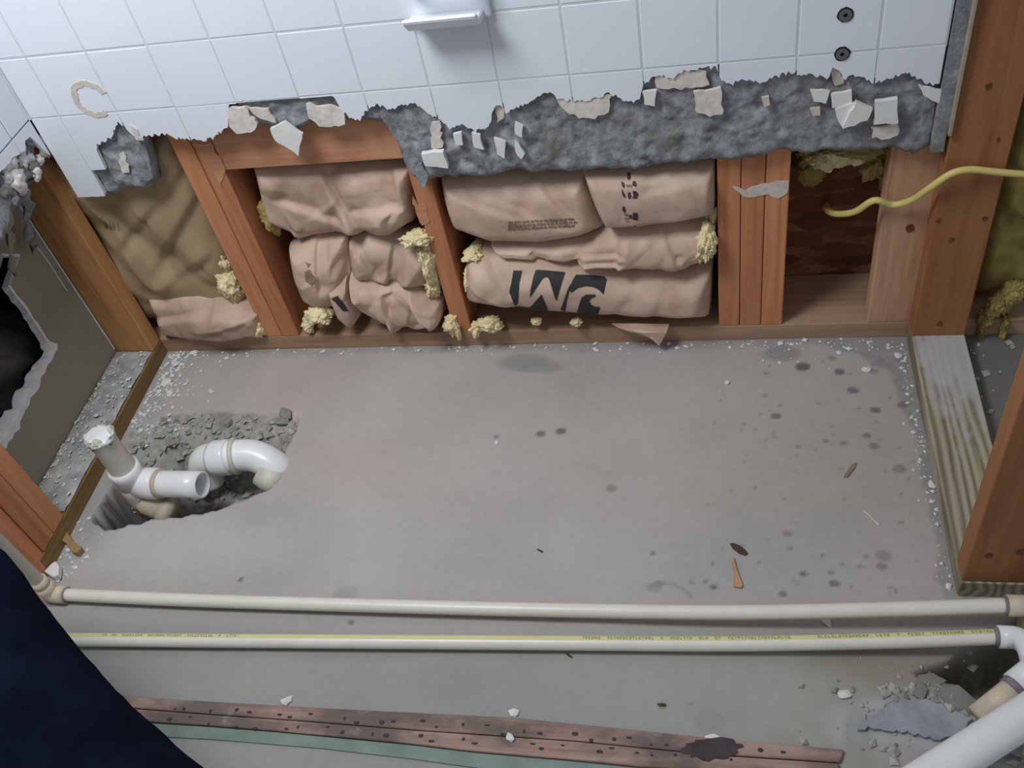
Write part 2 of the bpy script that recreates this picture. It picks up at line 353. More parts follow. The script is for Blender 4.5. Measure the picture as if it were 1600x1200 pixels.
# old wall line dirt beside the plates
rb = [F(*q) for q in [(1290, 540), (1340, 556), (1378, 572), (1400, 600), (1416, 640), (1436, 720), (1452, 800), (1466, 860), (1462, 900), (1478, 930), (1530, 960), (1530, 520), (1290, 520)]]
wv = .02 * fbm(GX * 30, GY * 30, 40)
tintmix(.85 * sm(-.004, .006, poly_sd(GX + wv, GY + wv, rb)) * (.75 + .9 * fbm(GX * 70, GY * 70, 41)), (.60, .64, .65))
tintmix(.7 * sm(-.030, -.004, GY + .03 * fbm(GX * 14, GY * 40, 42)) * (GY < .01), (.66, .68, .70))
tintmix(.8 * sm(.10, .02, GX + .05 * fbm(GX * 18, GY * 18, 43)) * sm(-.60, -.45, GY), (.82, .85, .86))
for a in [(820, 566, .045, .022, (.62, .68, .72), .8), (1222, 552, .03, .018, (.58, .66, .68), .8), (700, 1065, .06, .03, (.68, .72, .70), .8), (845, 575, .04, .012, (.7, .72, .75), .7)]: blob(*a, soft=.5, seed=int(a[0]))
sp = random.Random(3)
for px, py, r, k in [(1254, 573, .012, .95), (1312, 581, .009, .95), (1332, 610, .009, .8), (1213, 650, .009, .8), (1368, 641, .008, .8), (1410, 633, .008, .7), (1354, 681, .007, .75), (1366, 697, .008, .6), (845, 678, .008, .75), (876, 674, .009, .85), (776, 683, .006, .6), (955, 763, .009, .5), (1405, 732, .01, .5), (1230, 834, .007, .5), (1380, 868, .011, .45), (1255, 897, .006, .8), (1304, 912, .007, .8), (1224, 928, .006, .7), (1115, 917, .006, .8), (1030, 912, .008, .45), (1020, 865, .004, .7), (376, 906, .005, .8), (540, 930, .02, .2), (1366, 580, .008, .5), (1300, 560, .008, .5), (1318, 692, .006, .6), (1290, 690, .005, .6), (1195, 618, .006, .5), (1080, 910, .004, .5), (1110, 1127, .022, .3), (1222, 1156, .016, .35), (1294, 1165, .01, .35), (548, 972, .005, .7), (1036, 1102, .006, .8), (1080, 1100, .004, .7), (1378, 885, .008, .6), (1285, 868, .004, .6)]:
    blob(px, py, r, r * .8, (.34, .32, .33), k, .35, .5, int(px))
for i in range(70):
    blob(sp.uniform(1100, 1440), sp.uniform(560, 930), sp.uniform(.002, .0045), .003, (.5, .48, .48), sp.uniform(.3, .8), .4, .3, i)
# pencil scuffs
ln = line_d(GX, GY, [F(*q) for q in [(1015, 916), (1030, 912), (1050, 913), (1068, 920), (1080, 932)]]); tintmix(.55 * sm(.005, .001, ln), (.62, .60, .66))
blob(1022, 918, .012, .009, (.66, .64, .68), .6, .3, .3, 77)
blob(1260, 1130, .16, .08, (.90, .94, .88), .6, .9, .4, 51)
blob(1320, 1060, .05, .04, (.74, .73, .68), .6, .6, .5, 52); blob(1400, 1040, .12, .035, (.62, .60, .50), .8, .6, .5, 53); blob(1310, 1110, .05, .05, (.80, .79, .76), .7, .6, .5, 54)
blob(1420, 1140, .10, .04, (1.02, 1.06, 1.12), .9, .3, .5, 55); blob(1400, 1200, .12, .03, (.86, .86, .82), .7, .5, .5, 56); blob(1340, 1160, .02, .05, (.70, .70, .66), .6, .5, .6, 57)
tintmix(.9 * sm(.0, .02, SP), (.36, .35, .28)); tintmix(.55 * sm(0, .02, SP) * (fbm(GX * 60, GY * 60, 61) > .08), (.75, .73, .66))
tintmix(.9 * sm(1.60, 1.63, GX) * sm(-.60, -.54, GY), (.34, .36, .35)); tintmix(.6 * sm(-.02, -.12, GX), (.5, .5, .5))
# broken concrete inside the drain hole
gr = fbm(GX * 34, GY * 34, 71) + .6 * fbm(GX * 90, GY * 90, 73)
tintmix(.9 * sm(.0, .006, SH), (.80, .81, .80)); tintmix(.8 * sm(.0, .006, SH) * sm(.0, .12, gr), (.98, .98, .96)); tintmix(.75 * sm(.0, .006, SH) * sm(-.06, -.2, gr), (.46, .47, .48))
dk = F(185, 802); tintmix(.95 * sm(-.002, .002, SH) * np.exp(-(((GX - dk[0]) / .095) ** 2 + ((GY - dk[1]) / .065) ** 2) ** 2), (.26, .24, .22))  # earth tone, darkened to paint in the shade of the deep end
blob(455, 650, .020, .010, (1.18, 1.12, 1.02), .9, .3, .5, 72)
ny, nx = GX.shape
me = bpy.data.meshes.new('floor'); idx = np.arange(nx * ny).reshape(ny, nx)
Q = np.stack([idx[:-1, :-1], idx[:-1, 1:], idx[1:, 1:], idx[1:, :-1]], -1).reshape(-1, 4)
me.vertices.add(nx * ny); me.vertices.foreach_set('co', np.stack([GX, GY, GZ], -1).ravel())
me.loops.add(Q.size); me.loops.foreach_set('vertex_index', Q.ravel()); me.polygons.add(len(Q)); me.polygons.foreach_set('loop_start', np.arange(0, Q.size, 4)); me.polygons.foreach_set('use_smooth', np.ones(len(Q), bool))
me.update(calc_edges=True); me.validate()
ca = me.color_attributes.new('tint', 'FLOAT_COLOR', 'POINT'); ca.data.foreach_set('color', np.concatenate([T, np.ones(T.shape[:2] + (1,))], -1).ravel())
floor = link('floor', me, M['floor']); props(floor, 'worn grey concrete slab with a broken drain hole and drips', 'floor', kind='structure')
def floor_z(x, y): return float(hgt(np.array([x]), np.array([y]))[0][0])

# ================================================================== BACK WALL
TOP = 1.32; T_ = .1095; X0 = .2035; Z1 = .6015; YT = -.035
wb = empty('wall_back', (.76, .07, 0), 'opened back wall: white tile above, mortar strip and bare studs below', 'wall', kind='structure')
box('bottom_plate', -.10, 2.1, 0, .14, 0, .038, M['sill'], wb)
box('sheathing', -.10, 2.1, .142, .154, 0, TOP, M['osb'], wb, 0)
def knot(px, py, y, r, par, axis=1):
    c = on(px, py, axis, y); n = 10; rr = [r * random.uniform(.8, 1.15) for _ in range(n)]
    o = .0006
    if axis == 1: poly = [(c[0] + .8 * rr[k] * math.cos(k * 2 * math.pi / n), c[2] + rr[k] * math.sin(k * 2 * math.pi / n)) for k in range(n)]
    else: poly = [(c[1] + .8 * rr[k] * math.cos(k * 2 * math.pi / n), c[2] + rr[k] * math.sin(k * 2 * math.pi / n)) for k in range(n)]
    return prism('knot', poly, axis, y - o, y + o, M['knot'], par)
studs = {}
for k, (x0, x1, m) in enumerate([(.247, .2855, 'stud'), (.2865, .325, 'stud'), (.6625, .6995, 'stud'), (1.1850, 1.2230, 'stud'), (1.2240, 1.2620, 'stud'), (1.2630, 1.3010, 'stud')]):
    studs[k] = box('stud', x0, x1, 0, .14, .038, TOP, M[m], wb, .0025)
box('stud', 1.452, 1.541, 0, .038, .038, TOP, M['stud_tan'], wb, .0025)
box('stud', 1.99, 2.028, 0, .14, .038, TOP, M['stud_brown'], wb, .0025)
box('stud', -.089, -.051, .0, .14, .038, TOP, M['stud_brown'], wb, .0025)
prv = wb.children[-3]
knot(1422, 357, 0, .010, prv)
box('blocking', .326, .6615, .001, .039, .452, .56, M['block'], wb, .002)
# green stamp rot at the foot of the triple stud, plaster smears on the studs
def patch(name, poly, y, th, mat, par, jag=.003, bev=0):
    P = [Bk(px, py, y) for px, py in poly]; Q = []
    for i in range(len(P)):
        a = P[i]; b = P[(i + 1) % len(P)]; n = max(1, int(np.linalg.norm(b - a) / .008))
        for k in range(n):
            q = a + (b - a) * k / n; j = jag if 0 < k else jag * .3
            Q.append((q[0] + random.uniform(-j, j), q[2] + random.uniform(-j, j)))
    return prism(name, Q, 1, y - th, y, mat, par, bev)
patch('plaster_smear', [(1145, 290), (1165, 297), (1190, 286), (1232, 282), (1231, 300), (1215, 310), (1200, 303), (1178, 308), (1160, 306)], 0, .0012, M['ring'], wb)
patch('plaster_smear', [(640, 300), (652, 320), (664, 318), (672, 345), (660, 352)], 0, .001, M['block'], wb)
patch('plaster_smear', [(300, 225), (330, 222), (352, 262), (346, 292), (335, 270)], 0, .001, M['block'], wb)

# ---- mortar bed behind the tile, broken along the bottom
MB = [(.031, .452), (.075, .432), (.10, .428), (.13, .44), (.17, .436), (.20, .45), (.215, .50), (.222, .556), (.30, .562), (.36, .575), (.42, .572), (.44, .545), (.50, .535), (.55, .55), (.60, .545), (.655, .54), (.668, .50), (.672, .455), (.678, .428), (.70, .418), (.74, .424), (.80, .421), (.86, .428), (.90, .419), (.98, .421), (1.06, .417), (1.12, .425), (1.185, .423), (1.25, .430), (1.302, .433), (1.35, .429), (1.41, .424), (1.45, .430), (1.48, .414), (1.505, .424)]
mbx = np.array([q[0] for q in MB]); mbz = np.array([q[1] for q in MB])
ux = np.linspace(.031, 1.500, 420); nv = 60
bz = np.interp(ux, mbx, mbz) + .010 * fbm(ux * 60, ux * 0, 81); ZT = .70
VX = np.repeat(ux[None], nv + 1, 0); tv = np.linspace(0, 1, nv + 1)[:, None]; VZ = bz[None] * (1 - tv) + ZT * tv
rough = fbm(VX * 60, VZ * 60, 82, 5); lum = np.abs(fbm(VX * 28, VZ * 28, 84, 4))
VY = -.0245 + .012 * rough - .012 * lum + .010 * sm(.012, 0, VZ - bz[None])
VY = np.minimum(VY, -.010); VY = np.where(VZ > .62, np.maximum(VY, -.0275), VY)
V = list(np.stack([VX, VY, VZ], -1).reshape(-1, 3)); n0 = len(V); nu = len(ux); Fc = []
for j in range(nv):
    for i in range(nu - 1): a = j * nu + i; Fc.append((a, a + 1, a + nu + 1, a + nu))
V += [(x, -.001, z) for x, z in zip(ux, bz)] + [(x, -.001, ZT) for x in ux]
for i in range(nu - 1):
    Fc += [(i + 1, i, n0 + i, n0 + i + 1), (n0 + i, n0 + nu + i, n0 + nu + i + 1, n0 + i + 1), (nv * nu + i, nv * nu + i + 1, n0 + nu + i + 1, n0 + nu + i)]
for i in (0, nu - 1):
    col = [j * nu + i for j in range(nv + 1)] + [n0 + nu + i, n0 + i]; Fc.append(col)
bed = mesh('mortar_bed', V, Fc, M['mortar'], wb, True)
box('mortar_backing', .031, 1.500, -.0275, -.001, ZT, TOP, M['mortar'], wb, 0)
box('grout_bed', .0372, 1.498, -.0343, -.0276, Z1 - .0012, TOP, M['grout'], wb, 0)

# ---- tile, one piece at a time, with the broken bottom edge of the photo
TB = [(100, 310), (128, 308), (183, 306), (180, 290), (165, 262), (148, 238), (152, 226), (172, 216), (184, 190), (196, 200), (214, 216), (236, 212), (256, 210), (278, 216), (310, 220), (332, 216), (345, 206), (357, 200), (358, 160), (440, 154), (520, 148), (534, 172), (548, 185), (560, 188), (572, 172), (590, 164), (612, 172), (632, 164), (650, 162), (664, 176), (684, 186), (702, 200), (724, 195), (742, 206), (764, 198), (772, 168), (782, 164), (790, 176), (806, 168), (830, 158), (846, 146), (862, 146), (872, 156), (905, 158), (932, 152), (955, 146), (975, 158), (998, 158), (1004, 136), (1020, 122), (1036, 118), (1050, 122), (1066, 112), (1084, 110), (1120, 104), (1124, 122), (1142, 132), (1160, 124), (1186, 128), (1206, 122), (1232, 114), (1252, 118), (1276, 118), (1294, 124), (1300, 106), (1310, 110), (1320, 124), (1340, 116), (1368, 130), (1384, 126), (1404, 116), (1420, 114), (1438, 124), (1448, 130), (1478, 134)]
tbp = [Bk(px, py, YT) for px, py in TB]; tbx = np.maximum.accumulate(np.array([q[0] for q in tbp]) + np.arange(len(tbp)) * 1e-6); tbz = np.array([q[2] for q in tbp])
def tb(x): return float(np.interp(x, tbx, tbz))
cols = [.0368, .0940] + [X0 + k * T_ for k in range(0, 12)] + [1.498]
rows = [.382, Z1 - T_, Z1, Z1 + T_, Z1 + 2 * T_, Z1 + 3 * T_, Z1 + 4 * T_, Z1 + 5 * T_, Z1 + 6 * T_]
rt = random.Random(11); full = {}
def full_tile(w, h):
    key = (round(w, 4), round(h, 4))
    if key not in full:
        bm = bmesh.new(); bmesh.ops.create_cube(bm, size=1)
        for v in bm.verts: v.co = Vector((v.co.x * w, v.co.y * .0075, v.co.z * h))
        fr = [e for e in bm.edges if all(v.co.y < 0 for v in e.verts)]
        bmesh.ops.bevel(bm, geom=fr, offset=.0018, segments=2, affect='EDGES', profile=.5)
        me = bpy.data.meshes.new('tile'); bm.to_mesh(me); bm.free(); me.materials.append(M['tile']); full[key] = me
    return full[key]
g = .0011
for ci in range(len(cols) - 1):
    for ri in range(len(rows) - 1):
        xa, xb, za, zb = cols[ci] + g, cols[ci + 1] - g, rows[ri] + g, rows[ri + 1] - g
        if ri == 0: continue
        if ri == 1: za = rows[0] if ci == 0 else za
        sx = np.linspace(xa, xb, 34); sz = np.array([tb(x) for x in sx])
        if sz.min() > zb - .004: continue
        if sz.max() <= za:
            o = link('tile', full_tile(xb - xa, zb - za), None, wb); o.location = ((xa + xb) / 2, YT + .00375 + rt.uniform(-.0001, .0001), (za + zb) / 2); o.rotation_euler = (rt.uniform(-.001, .001), 0, rt.uniform(-.001, .001)); continue
        js = .0035 if ci > 0 else .0006
        low = []
        for x, z in zip(sx, sz):
            z2 = z + (rt.uniform(-js, js) if z > za else 0); low.append((x, min(max(z2, za), zb - .0008)))
        prism('tile', [(xb, zb), (xa, zb)] + low, 1, YT, YT + .0075, M['tile'], wb)
for x in cols[1:-1]:
    zz = max(tb(x - .003), tb(x), tb(x + .003)) + .005
    if zz < Z1 - .006: box('grout_joint', x - .0012, x + .0012, -.0343, -.0276, zz, Z1 - .0013, M['grout'], wb, 0)
# ---- shards and lumps left on the mortar
for poly, y, th, m in [
    ([(424, 198), (446, 187), (474, 207), (468, 240), (432, 216)], -.032, .007, 'shard'), ([(660, 236), (694, 232), (702, 258), (666, 254)], -.034, .010, 'shard'),
    ([(674, 190), (688, 188), (692, 229), (674, 230)], -.029, .003, 'thinset'), ([(709, 207), (722, 204), (724, 224), (713, 224)], -.032, .006, 'shard'), ([(738, 204), (751, 208), (757, 231), (742, 227)], -.032, .006, 'shard'),
    ([(772, 213), (790, 219), (789, 246), (777, 238)], -.032, .005, 'shard'), ([(805, 188), (818, 194), (817, 212), (806, 207)], -.032, .006, 'shard'), ([(805, 214), (821, 237), (815, 246), (806, 234)], -.032, .006, 'shard'),
    ([(870, 148), (905, 152), (956, 146), (952, 172), (930, 184), (905, 182), (884, 170)], -.028, .005, 'thinset'), ([(1004, 140), (1026, 138), (1023, 163), (1007, 160)], -.030, .006, 'shard'),
    ([(1024, 116), (1060, 106), (1104, 108), (1108, 130), (1064, 138), (1026, 134)], -.027, .005, 'thinset'), ([(1084, 140), (1126, 134), (1128, 176), (1108, 180), (1086, 170)], -.029, .006, 'thinset'),
    ([(1266, 138), (1296, 140), (1290, 159), (1271, 156)], -.030, .005, 'shard'), ([(1297, 144), (1330, 139), (1331, 158), (1300, 165)], -.029, .006, 'shard'),
    ([(1304, 167), (1336, 157), (1316, 196), (1308, 185)], -.031, .006, 'shard'), ([(1337, 155), (1362, 166), (1354, 184), (1316, 197)], -.036, .008, 'shard'),
    ([(1366, 155), (1401, 150), (1403, 188), (1364, 191)], -.035, .008, 'shard'), ([(1360, 196), (1402, 190), (1402, 208), (1388, 214), (1362, 213)], -.030, .005, 'thinset'),
    ([(1434, 130), (1452, 134), (1476, 140), (1472, 160), (1456, 154), (1442, 146)], -.033, .005, 'shard'), ([(1190, 150), (1201, 148), (1202, 162), (1193, 164)], -.030, .005, 'ring'), ([(1266, 168), (1280, 166), (1281, 177), (1270, 179)], -.030, .005, 'ring'),
    ([(205, 192), (216, 200), (226, 217), (214, 216)], -.031, .006, 'thinset'), ([(358, 168), (384, 164), (404, 190), (394, 204), (372, 206), (360, 196)], -.030, .006, 'thinset'), ([(384, 164), (420, 168), (432, 190), (410, 184)], -.029, .005, 'ring'), ([(480, 160), (536, 168), (540, 192), (500, 196), (484, 182)], -.029, .004, 'thinset'),
    ([(186, 240), (194, 236), (203, 268), (192, 270)], -.027, .002, 'thinset'), ([(650, 258), (660, 250), (670, 270), (664, 290), (654, 280)], -.020, .008, 'mortar'),
    ([(775, 165), (786, 163), (788, 182), (778, 190)], -.027, .003, 'ring'), ([(1299, 104), (1312, 100), (1318, 128), (1304, 132)], -.026, .003, 'ring')]:
    patch({'shard': 'tile_shard', 'thinset': 'thinset_lump', 'ring': 'thinset_lump', 'mortar': 'mortar_lump'}[m], poly, y, th, M[m], wb, .0015 if m == 'shard' else .003)
# adhesive ring and two screw anchors on the tile
def annulus(name, c, ra, rb_, y0, y1, mat, par, n=28, jag=.0, a0=0, a1=2 * math.pi):
    V = []; Fc = []
    for k in range(n + 1):
        a = a0 + (a1 - a0) * k / n; j = random.uniform(-jag, jag)
        for r in (ra + j, rb_ + j * .6):
            for y in (y0, y1): V.append((c[0] + r * math.cos(a), y, c[2] + r * math.sin(a)))
    for k in range(n):
        b = 4 * k; Fc += [(b, b + 2, b + 6, b + 4), (b + 1, b + 5, b + 7, b + 3), (b, b + 4, b + 5, b + 1), (b + 2, b + 3, b + 7, b + 6)]
    return mesh(name, V, Fc, mat, par)
c = Bk(143, 155, YT); annulus('adhesive_ring', c, .024, .034, YT - .0012, YT + .0002, M['ring'], wb, 30, .002, .3, 5.2)
for px, py in ((1321, 23), (1316, 84)):
    c = Bk(px, py, YT); a = annulus('screw_anchor', c, .0030, .0088, YT - .0022, YT + .0002, M['metal'], wb, 20); 
    prism('hole', [(c[0] + .0032 * math.cos(k * .628), c[2] + .0032 * math.sin(k * .628)) for k in range(10)], 1, YT - .0010, YT, M['black'], a)
    annulus('grime_ring', c, .0086, .0108, YT - .0008, YT + .0002, M['black'], a, 20, .001)

# ---- soap dish on the tile
A = Bk(622, 0, YT); B = Bk(770, 0, YT); zb_ = Bk(700, 30, YT)[2]
xa, xb = A[0] + .006, B[0] - .004; sd = empty('soap_dish', ((xa + xb) / 2, YT, zb_), 'glossy white ceramic soap dish mounted on the tile', 'soap dish')
zt = zb_ + .105
box('back_plate', xa, xb, YT - .012, YT - .0004, zb_ + .002, zt, M['tile'], sd, .004)
pts = [(YT - .0115, zb_ + .004), (YT - .040, zb_ + .006), (YT - .056, zb_ + .022), (YT - .058, zb_ + .030), (YT - .050, zb_ + .030), (YT - .044, zb_ + .020), (YT - .0115, zb_ + .016)]
prism('tray', pts, 0, xa + .010, xb - .010, M['tile'], sd, .002)
pipe('grip_bar', smooth_path([(xa + .018, YT - .012, zb_ + .07), (xa + .024, YT - .04, zb_ + .072), ((xa + xb) / 2, YT - .046, zb_ + .074), (xb - .024, YT - .04, zb_ + .072), (xb - .018, YT - .012, zb_ + .07)], 5), .006, M['tile'], sd, 12)

# ================================================================== RIGHT WALL
wr = empty('wall_right', (W + .045, -.27, 0), 'bare right wall framing: studs on a whitish treated plate', 'wall', kind='structure')
box('bottom_plate', W, W + .089, -.545, -.0005, 0, .038, M['sole'], wr, .002)
rs = box('stud', W, W + .089, -.038, -.0005, .0385, TOP, M['stud_brown'], wr, .0025)
rf = box('stud', W, W + .089, -.543, -.505, .0385, TOP, M['stud_brown'], wr, .0025)
for px, py, r in ((1545, 135, .006), (1487, 375, .006), (1539, 342, .006), (1560, 218, .004), (1467, 345, .005), (1468, 506, .006)): knot(px, py, -.038, r, wr)
for px, py, r in ((1545, 868, .007), (1596, 862, .008)): knot(px, py, -.543, r, wr)
# mortar edge and trim strip where the tile stops
prism('mortar_edge', [(x, z) for x, z in [(1.5005, .43)] + [(1.5005 + .0 * k, .43 + k * .03) for k in range(30)] + [(1.520 + random.uniform(-.002, .002), 1.3 - k * .03) for k in range(30)]], 1, -.024, -.0395, M['mortar'], wr)
box('trim_strip', 1.519, 1.5245, -.046, -.039, .46, TOP, M['paper'], wr, .001)
def dust_layer(name, x0, x1, y0, y1, z, mat, par, h, seed, dens, stx=.006):
    a = np.arange(x0, x1 + 1e-6, (x1 - x0) / max(4, round((x1 - x0) / stx))); b = np.arange(y0, y1 + 1e-6, (y1 - y0) / max(4, round((y1 - y0) / stx)))
    X, Y = np.meshgrid(a, b); ed = np.minimum(np.minimum(X - x0, x1 - X), np.minimum(Y - y0, y1 - Y))
    H = dens(X, Y) + .9 * fbm(X * 30, Y * 30, seed); Z = z + np.where(H > 0, h * np.clip(H, 0, 1.2), -.0015) + np.where(H > 0, h * .7 * fbm(X * 110, Y * 110, seed + 3), 0) - .0008 * (ed < .001)
    ny, nx = X.shape; V = np.stack([X, Y, Z], -1).reshape(-1, 3); Fc = []
    for j in range(ny - 1):
        for i in range(nx - 1):
            q = [j * nx + i, j * nx + i + 1, (j + 1) * nx + i + 1, (j + 1) * nx + i]
            if max(V[k][2] for k in q) > z: Fc.append(q)
    return mesh(name, V, Fc, mat, par, True)

# ================================================================== LEFT WALL
wl = empty('wall_left', (-.045, -.27, 0), 'opened left wall: studs, olive board with a jagged hole, tile above', 'wall', kind='structure')
box('bottom_plate', -.089, 0, -.560, -.0005, 0, .038, M['sole_left'], wl, .002)
box('stud', -.086, 0, -.038, -.0005, .0385, TOP, M['stud_gold'], wl, .0025)
for y in (-.464, -.5035): box('stud', -.086, 0, y - .0385, y, .0385, TOP, M['stud'], wl, .0025)
box('blocking', -.086, -.002, -.582, -.5435, .0005, TOP, M['stud'], wl, .0025)
# board on the far side with a broken hole
yo, zo = [], []
HB = [(60, 225), (44, 300), (30, 400), (13, 447), (40, 482), (62, 515), (83, 547), (74, 565), (60, 583), (46, 612), (34, 640), (20, 664), (7, 687), (-30, 716), (-75, 740)]
hb = [on(px, py, 0, -.0895) for px, py in HB]
hole = [(q[1], q[2]) for q in hb[2:]]
hole2 = [(-.62, .125), (-.62, .52), (-.44, .55), (-.26, .50)]
ring = hole + hole2
outer = [(.14, .0), (.14, TOP), (-.70, TOP), (-.70, .0)]
def ring_board(outer, ring, x0, x1, name, mat, par):
    pts = [Vector(p) for p in outer + ring]; n = len(outer); m = len(ring)
    ed = [(i, (i + 1) % n) for i in range(n)] + [(n + i, n + (i + 1) % m) for i in range(m)]
    v, e, f, *_ = delaunay_2d_cdt(pts, ed, [], 0, 1e-6); cx = np.array([[sum(v[i].x for i in t) / 3, sum(v[i].y for i in t) / 3] for t in f])
    ins = poly_sd(cx[:, 0], cx[:, 1], [(a, b) for a, b in ring]) > 0; io = poly_sd(cx[:, 0], cx[:, 1], outer) > 0
    T3 = [t for t, a, b in zip(f, ins, io) if b and not a]
    k = len(v); V = [(x1, q.x, q.y) for q in v] + [(x0, q.x, q.y) for q in v]
    Fc = [tuple(t) for t in T3] + [tuple(i + k for i in t)[::-1] for t in T3]
    return mesh(name, V, Fc, mat, par), None
ring_board(outer, ring, -.1015, -.0895, 'back_board', M['panel'], wl)
# torn gypsum edge round the hole
rg = [Vector((0, a, b)) for a, b in ring]; V = []; Fc = []; rr = random.Random(5); dense = []
for i in range(len(rg)):
    a = rg[i]; b = rg[(i + 1) % len(rg)]; n = max(2, int((b - a).length / .010))
    for k in range(n): dense.append(a + (b - a) * k / n)
cen = sum(dense, Vector()) / len(dense); nn = len(dense)
for p in dense:
    d = (p - cen).normalized(); big = .55 + 1.5 * (p.z < .20); w1 = big * rr.uniform(.004, .010); w0 = big * rr.uniform(.004, .012)
    for x, off in ((-.0886, w1), (-.0890, -.001), (-.1020, -w0), (-.1020, .002)): V.append((x, p.y + d.y * off, p.z + d.z * off))
for i in range(nn):
    j = (i + 1) % nn
    for k in range(4): Fc.append((4 * i + k, 4 * i + (k + 1) % 4, 4 * j + (k + 1) % 4, 4 * j + k))
mesh('torn_edge', V, Fc, M['gypsum'], wl)
# pale seams of the board
for a, b in (((58, 330), (150, 470)), ((38, 360), (105, 455))):
    p = on(*a, 0, -.0893); q = on(*b, 0, -.0893); pipe('paper_seam', [p, (Vector(p) + Vector(q)) / 2 + Vector((0, .004, 0)), q], .0012, M['gypsum'], wl, 6)
box('edge_strip', -.0885, -.0868, -.042, -.0385, .05, .50, M['gypsum'], wl, 0)
# left tile and its mortar
lb = lambda y: .545 + .020 * float(fbm(y * 50, 0, 95)) + .10 * min(1, max(0, (-y - .05) / .4)) * 0
YS = np.linspace(-.60, -.036, 90); LZ = np.interp(YS, [-.6, -.20, -.17, -.12, -.09, -.06, -.036], [.50, .50, .515, .525, .53, .548, .560]) + .02 * fbm(YS * 60, YS * 0, 96)
nv = 26; tv = np.linspace(0, 1, nv + 1)[:, None]; LY = np.repeat(YS[None], nv + 1, 0); LZZ = LZ[None] * (1 - tv) + .72 * tv
LX = .024 + .016 * np.abs(fbm(LY * 40, LZZ * 40, 97)) * sm(.64, .60, LZZ) + .008 * fbm(LY * 80, LZZ * 80, 98) * sm(.64, .60, LZZ)
V = list(np.stack([LX, LY, LZZ], -1).reshape(-1, 3)); nu = len(YS); n0 = len(V); Fc = []
for j in range(nv):
    for i in range(nu - 1): a = j * nu + i; Fc.append((a, a + 1, a + nu + 1, a + nu))
V += [(.001, y, z) for y, z in zip(YS, LZ)]
for i in range(nu - 1): Fc.append((i, n0 + i, n0 + i + 1, i + 1))
mesh('mortar_bed', V, Fc, M['mortar'], wl, True)
box('mortar_backing', .001, .026, -.60, -.036, .72, TOP, M['mortar'], wl, 0)
box('grout_bed', .0265, .0357, -.60, -.0365, .665, TOP, M['grout'], wl, 0)
ycols = [-.0362 - .06] + [-.0362 - .06 - T_ * k for k in range(1, 6)]; ycols = [-.0362] + ycols
for ci in range(len(ycols) - 1):
    for ri in range(1, len(rows) - 1):
        ya, yb, za, zb = ycols[ci + 1] + g, ycols[ci] - g, rows[ri] + g, rows[ri + 1] - g
        if ri == 1:
            ln_ = [(y, min(zb - .002, .577 + .018 * float(fbm(y * 45, 3, 101)) + rt.uniform(-.002, .002) - .05 * sm(-.06, -.037, y))) for y in np.linspace(ya, yb, 14)]
            prism('tile', [(yb, zb), (ya, zb)] + ln_, 0, .0285, .0360, M['tile'], wl)
        else:
            prism('tile', [(ya, za), (yb, za), (yb, zb), (ya, zb)], 0, .0285, .0360, M['tile'], wl, .0015)
for i, (px, py, r, m) in enumerate([(66, 225, .014, 'thinset'), (70, 236, .012, 'ring'), (26, 282, .018, 'thinset'), (36, 250, .012, 'thinset'), (56, 272, .012, 'thinset'), (14, 250, .016, 'thinset'), (6, 300, .016, 'mortar'), (44, 214, .014, 'mortar'), (52, 262, .012, 'mortar'), (22, 310, .012, 'mortar'), (10, 276, .013, 'thinset'), (30, 232, .012, 'thinset'), (20, 262, .010, 'ring'), (46, 246, .010, 'thinset'), (4, 258, .014, 'thinset'), (62, 250, .009, 'thinset'), (34, 296, .010, 'thinset')]):
    m2 = M['chip'] if m == 'thinset' else M[m]
    p = on(px, py, 0, .024); clump('thinset_lump' if m != 'mortar' else 'mortar_lump', p, (r * .55, r, r * 1.1), 200 + i, m2, wl, 3, .6, 2.4, .25)
box('corner_caulk', .030, .0386, -.0380, -.030, Z1, TOP, M['grout'], wl, 0)
# torn grey paper hanging from the left mortar
for i, (a, b, c_) in enumerate([((0, 330), (-6, 400), (-20, 480)), ((18, 320), (14, 372), (24, 430)), ((40, 290), (42, 330), (52, 390)), ((-20, 320), (-22, 420), (-30, 520))]):
    P3 = [on(*q, 0, xx) for q, xx in ((a, .012), (b, -.012), (c_, -.07))]; V = []; Fc = []; wd = .020 if i != 1 else .012; pp = smooth_path(P3, 7)
    for k, p in enumerate(pp):
        wj = wd * (1 - .5 * k / len(pp)) * (1 + .5 * math.sin(k * 1.7 + i)); xo = .006 * math.sin(k * .9 + i)
        V += [(p.x + xo, p.y - wj, p.z), (p.x - xo, p.y, p.z + .004 * math.cos(k)), (p.x + xo, p.y + wj, p.z)]
    for k in range(len(pp) - 1):
        for q in (0, 1): Fc.append((3 * k + q, 3 * k + q + 1, 3 * k + q + 4, 3 * k + q + 3))
    o = mesh('torn_lath_paper', V, Fc, M['panel'] if i % 2 else M['mortar'], wl, True); sd_ = o.modifiers.new('thick', 'SOLIDIFY'); sd_.thickness = .0015
# added dark shell behind the board, keeps outside light out of the hole
wc = empty('shade_shell', (-.4, -.2, 0), 'dark shell added behind the hole in the board to keep light out', 'wall', kind='structure')
box('shell_back', -.62, -.60, -.70, .14, 0, TOP, M['dark'], wc, 0); box('shell_side', -.60, -.1018, .145, .16, 0, TOP, M['dark'], wc, 0); box('shell_side', -.60, -.1018, -.72, -.70, 0, TOP, M['dark'], wc, 0); box('shell_top', -.62, -.10, -.72, .16, TOP, TOP + .02, M['dark'], wc, 0)
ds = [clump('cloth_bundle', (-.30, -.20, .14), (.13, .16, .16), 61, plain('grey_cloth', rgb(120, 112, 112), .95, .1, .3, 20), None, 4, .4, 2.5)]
props(ds[0], 'dim grey bundle of cloth inside the dark hole in the board', 'cloth')

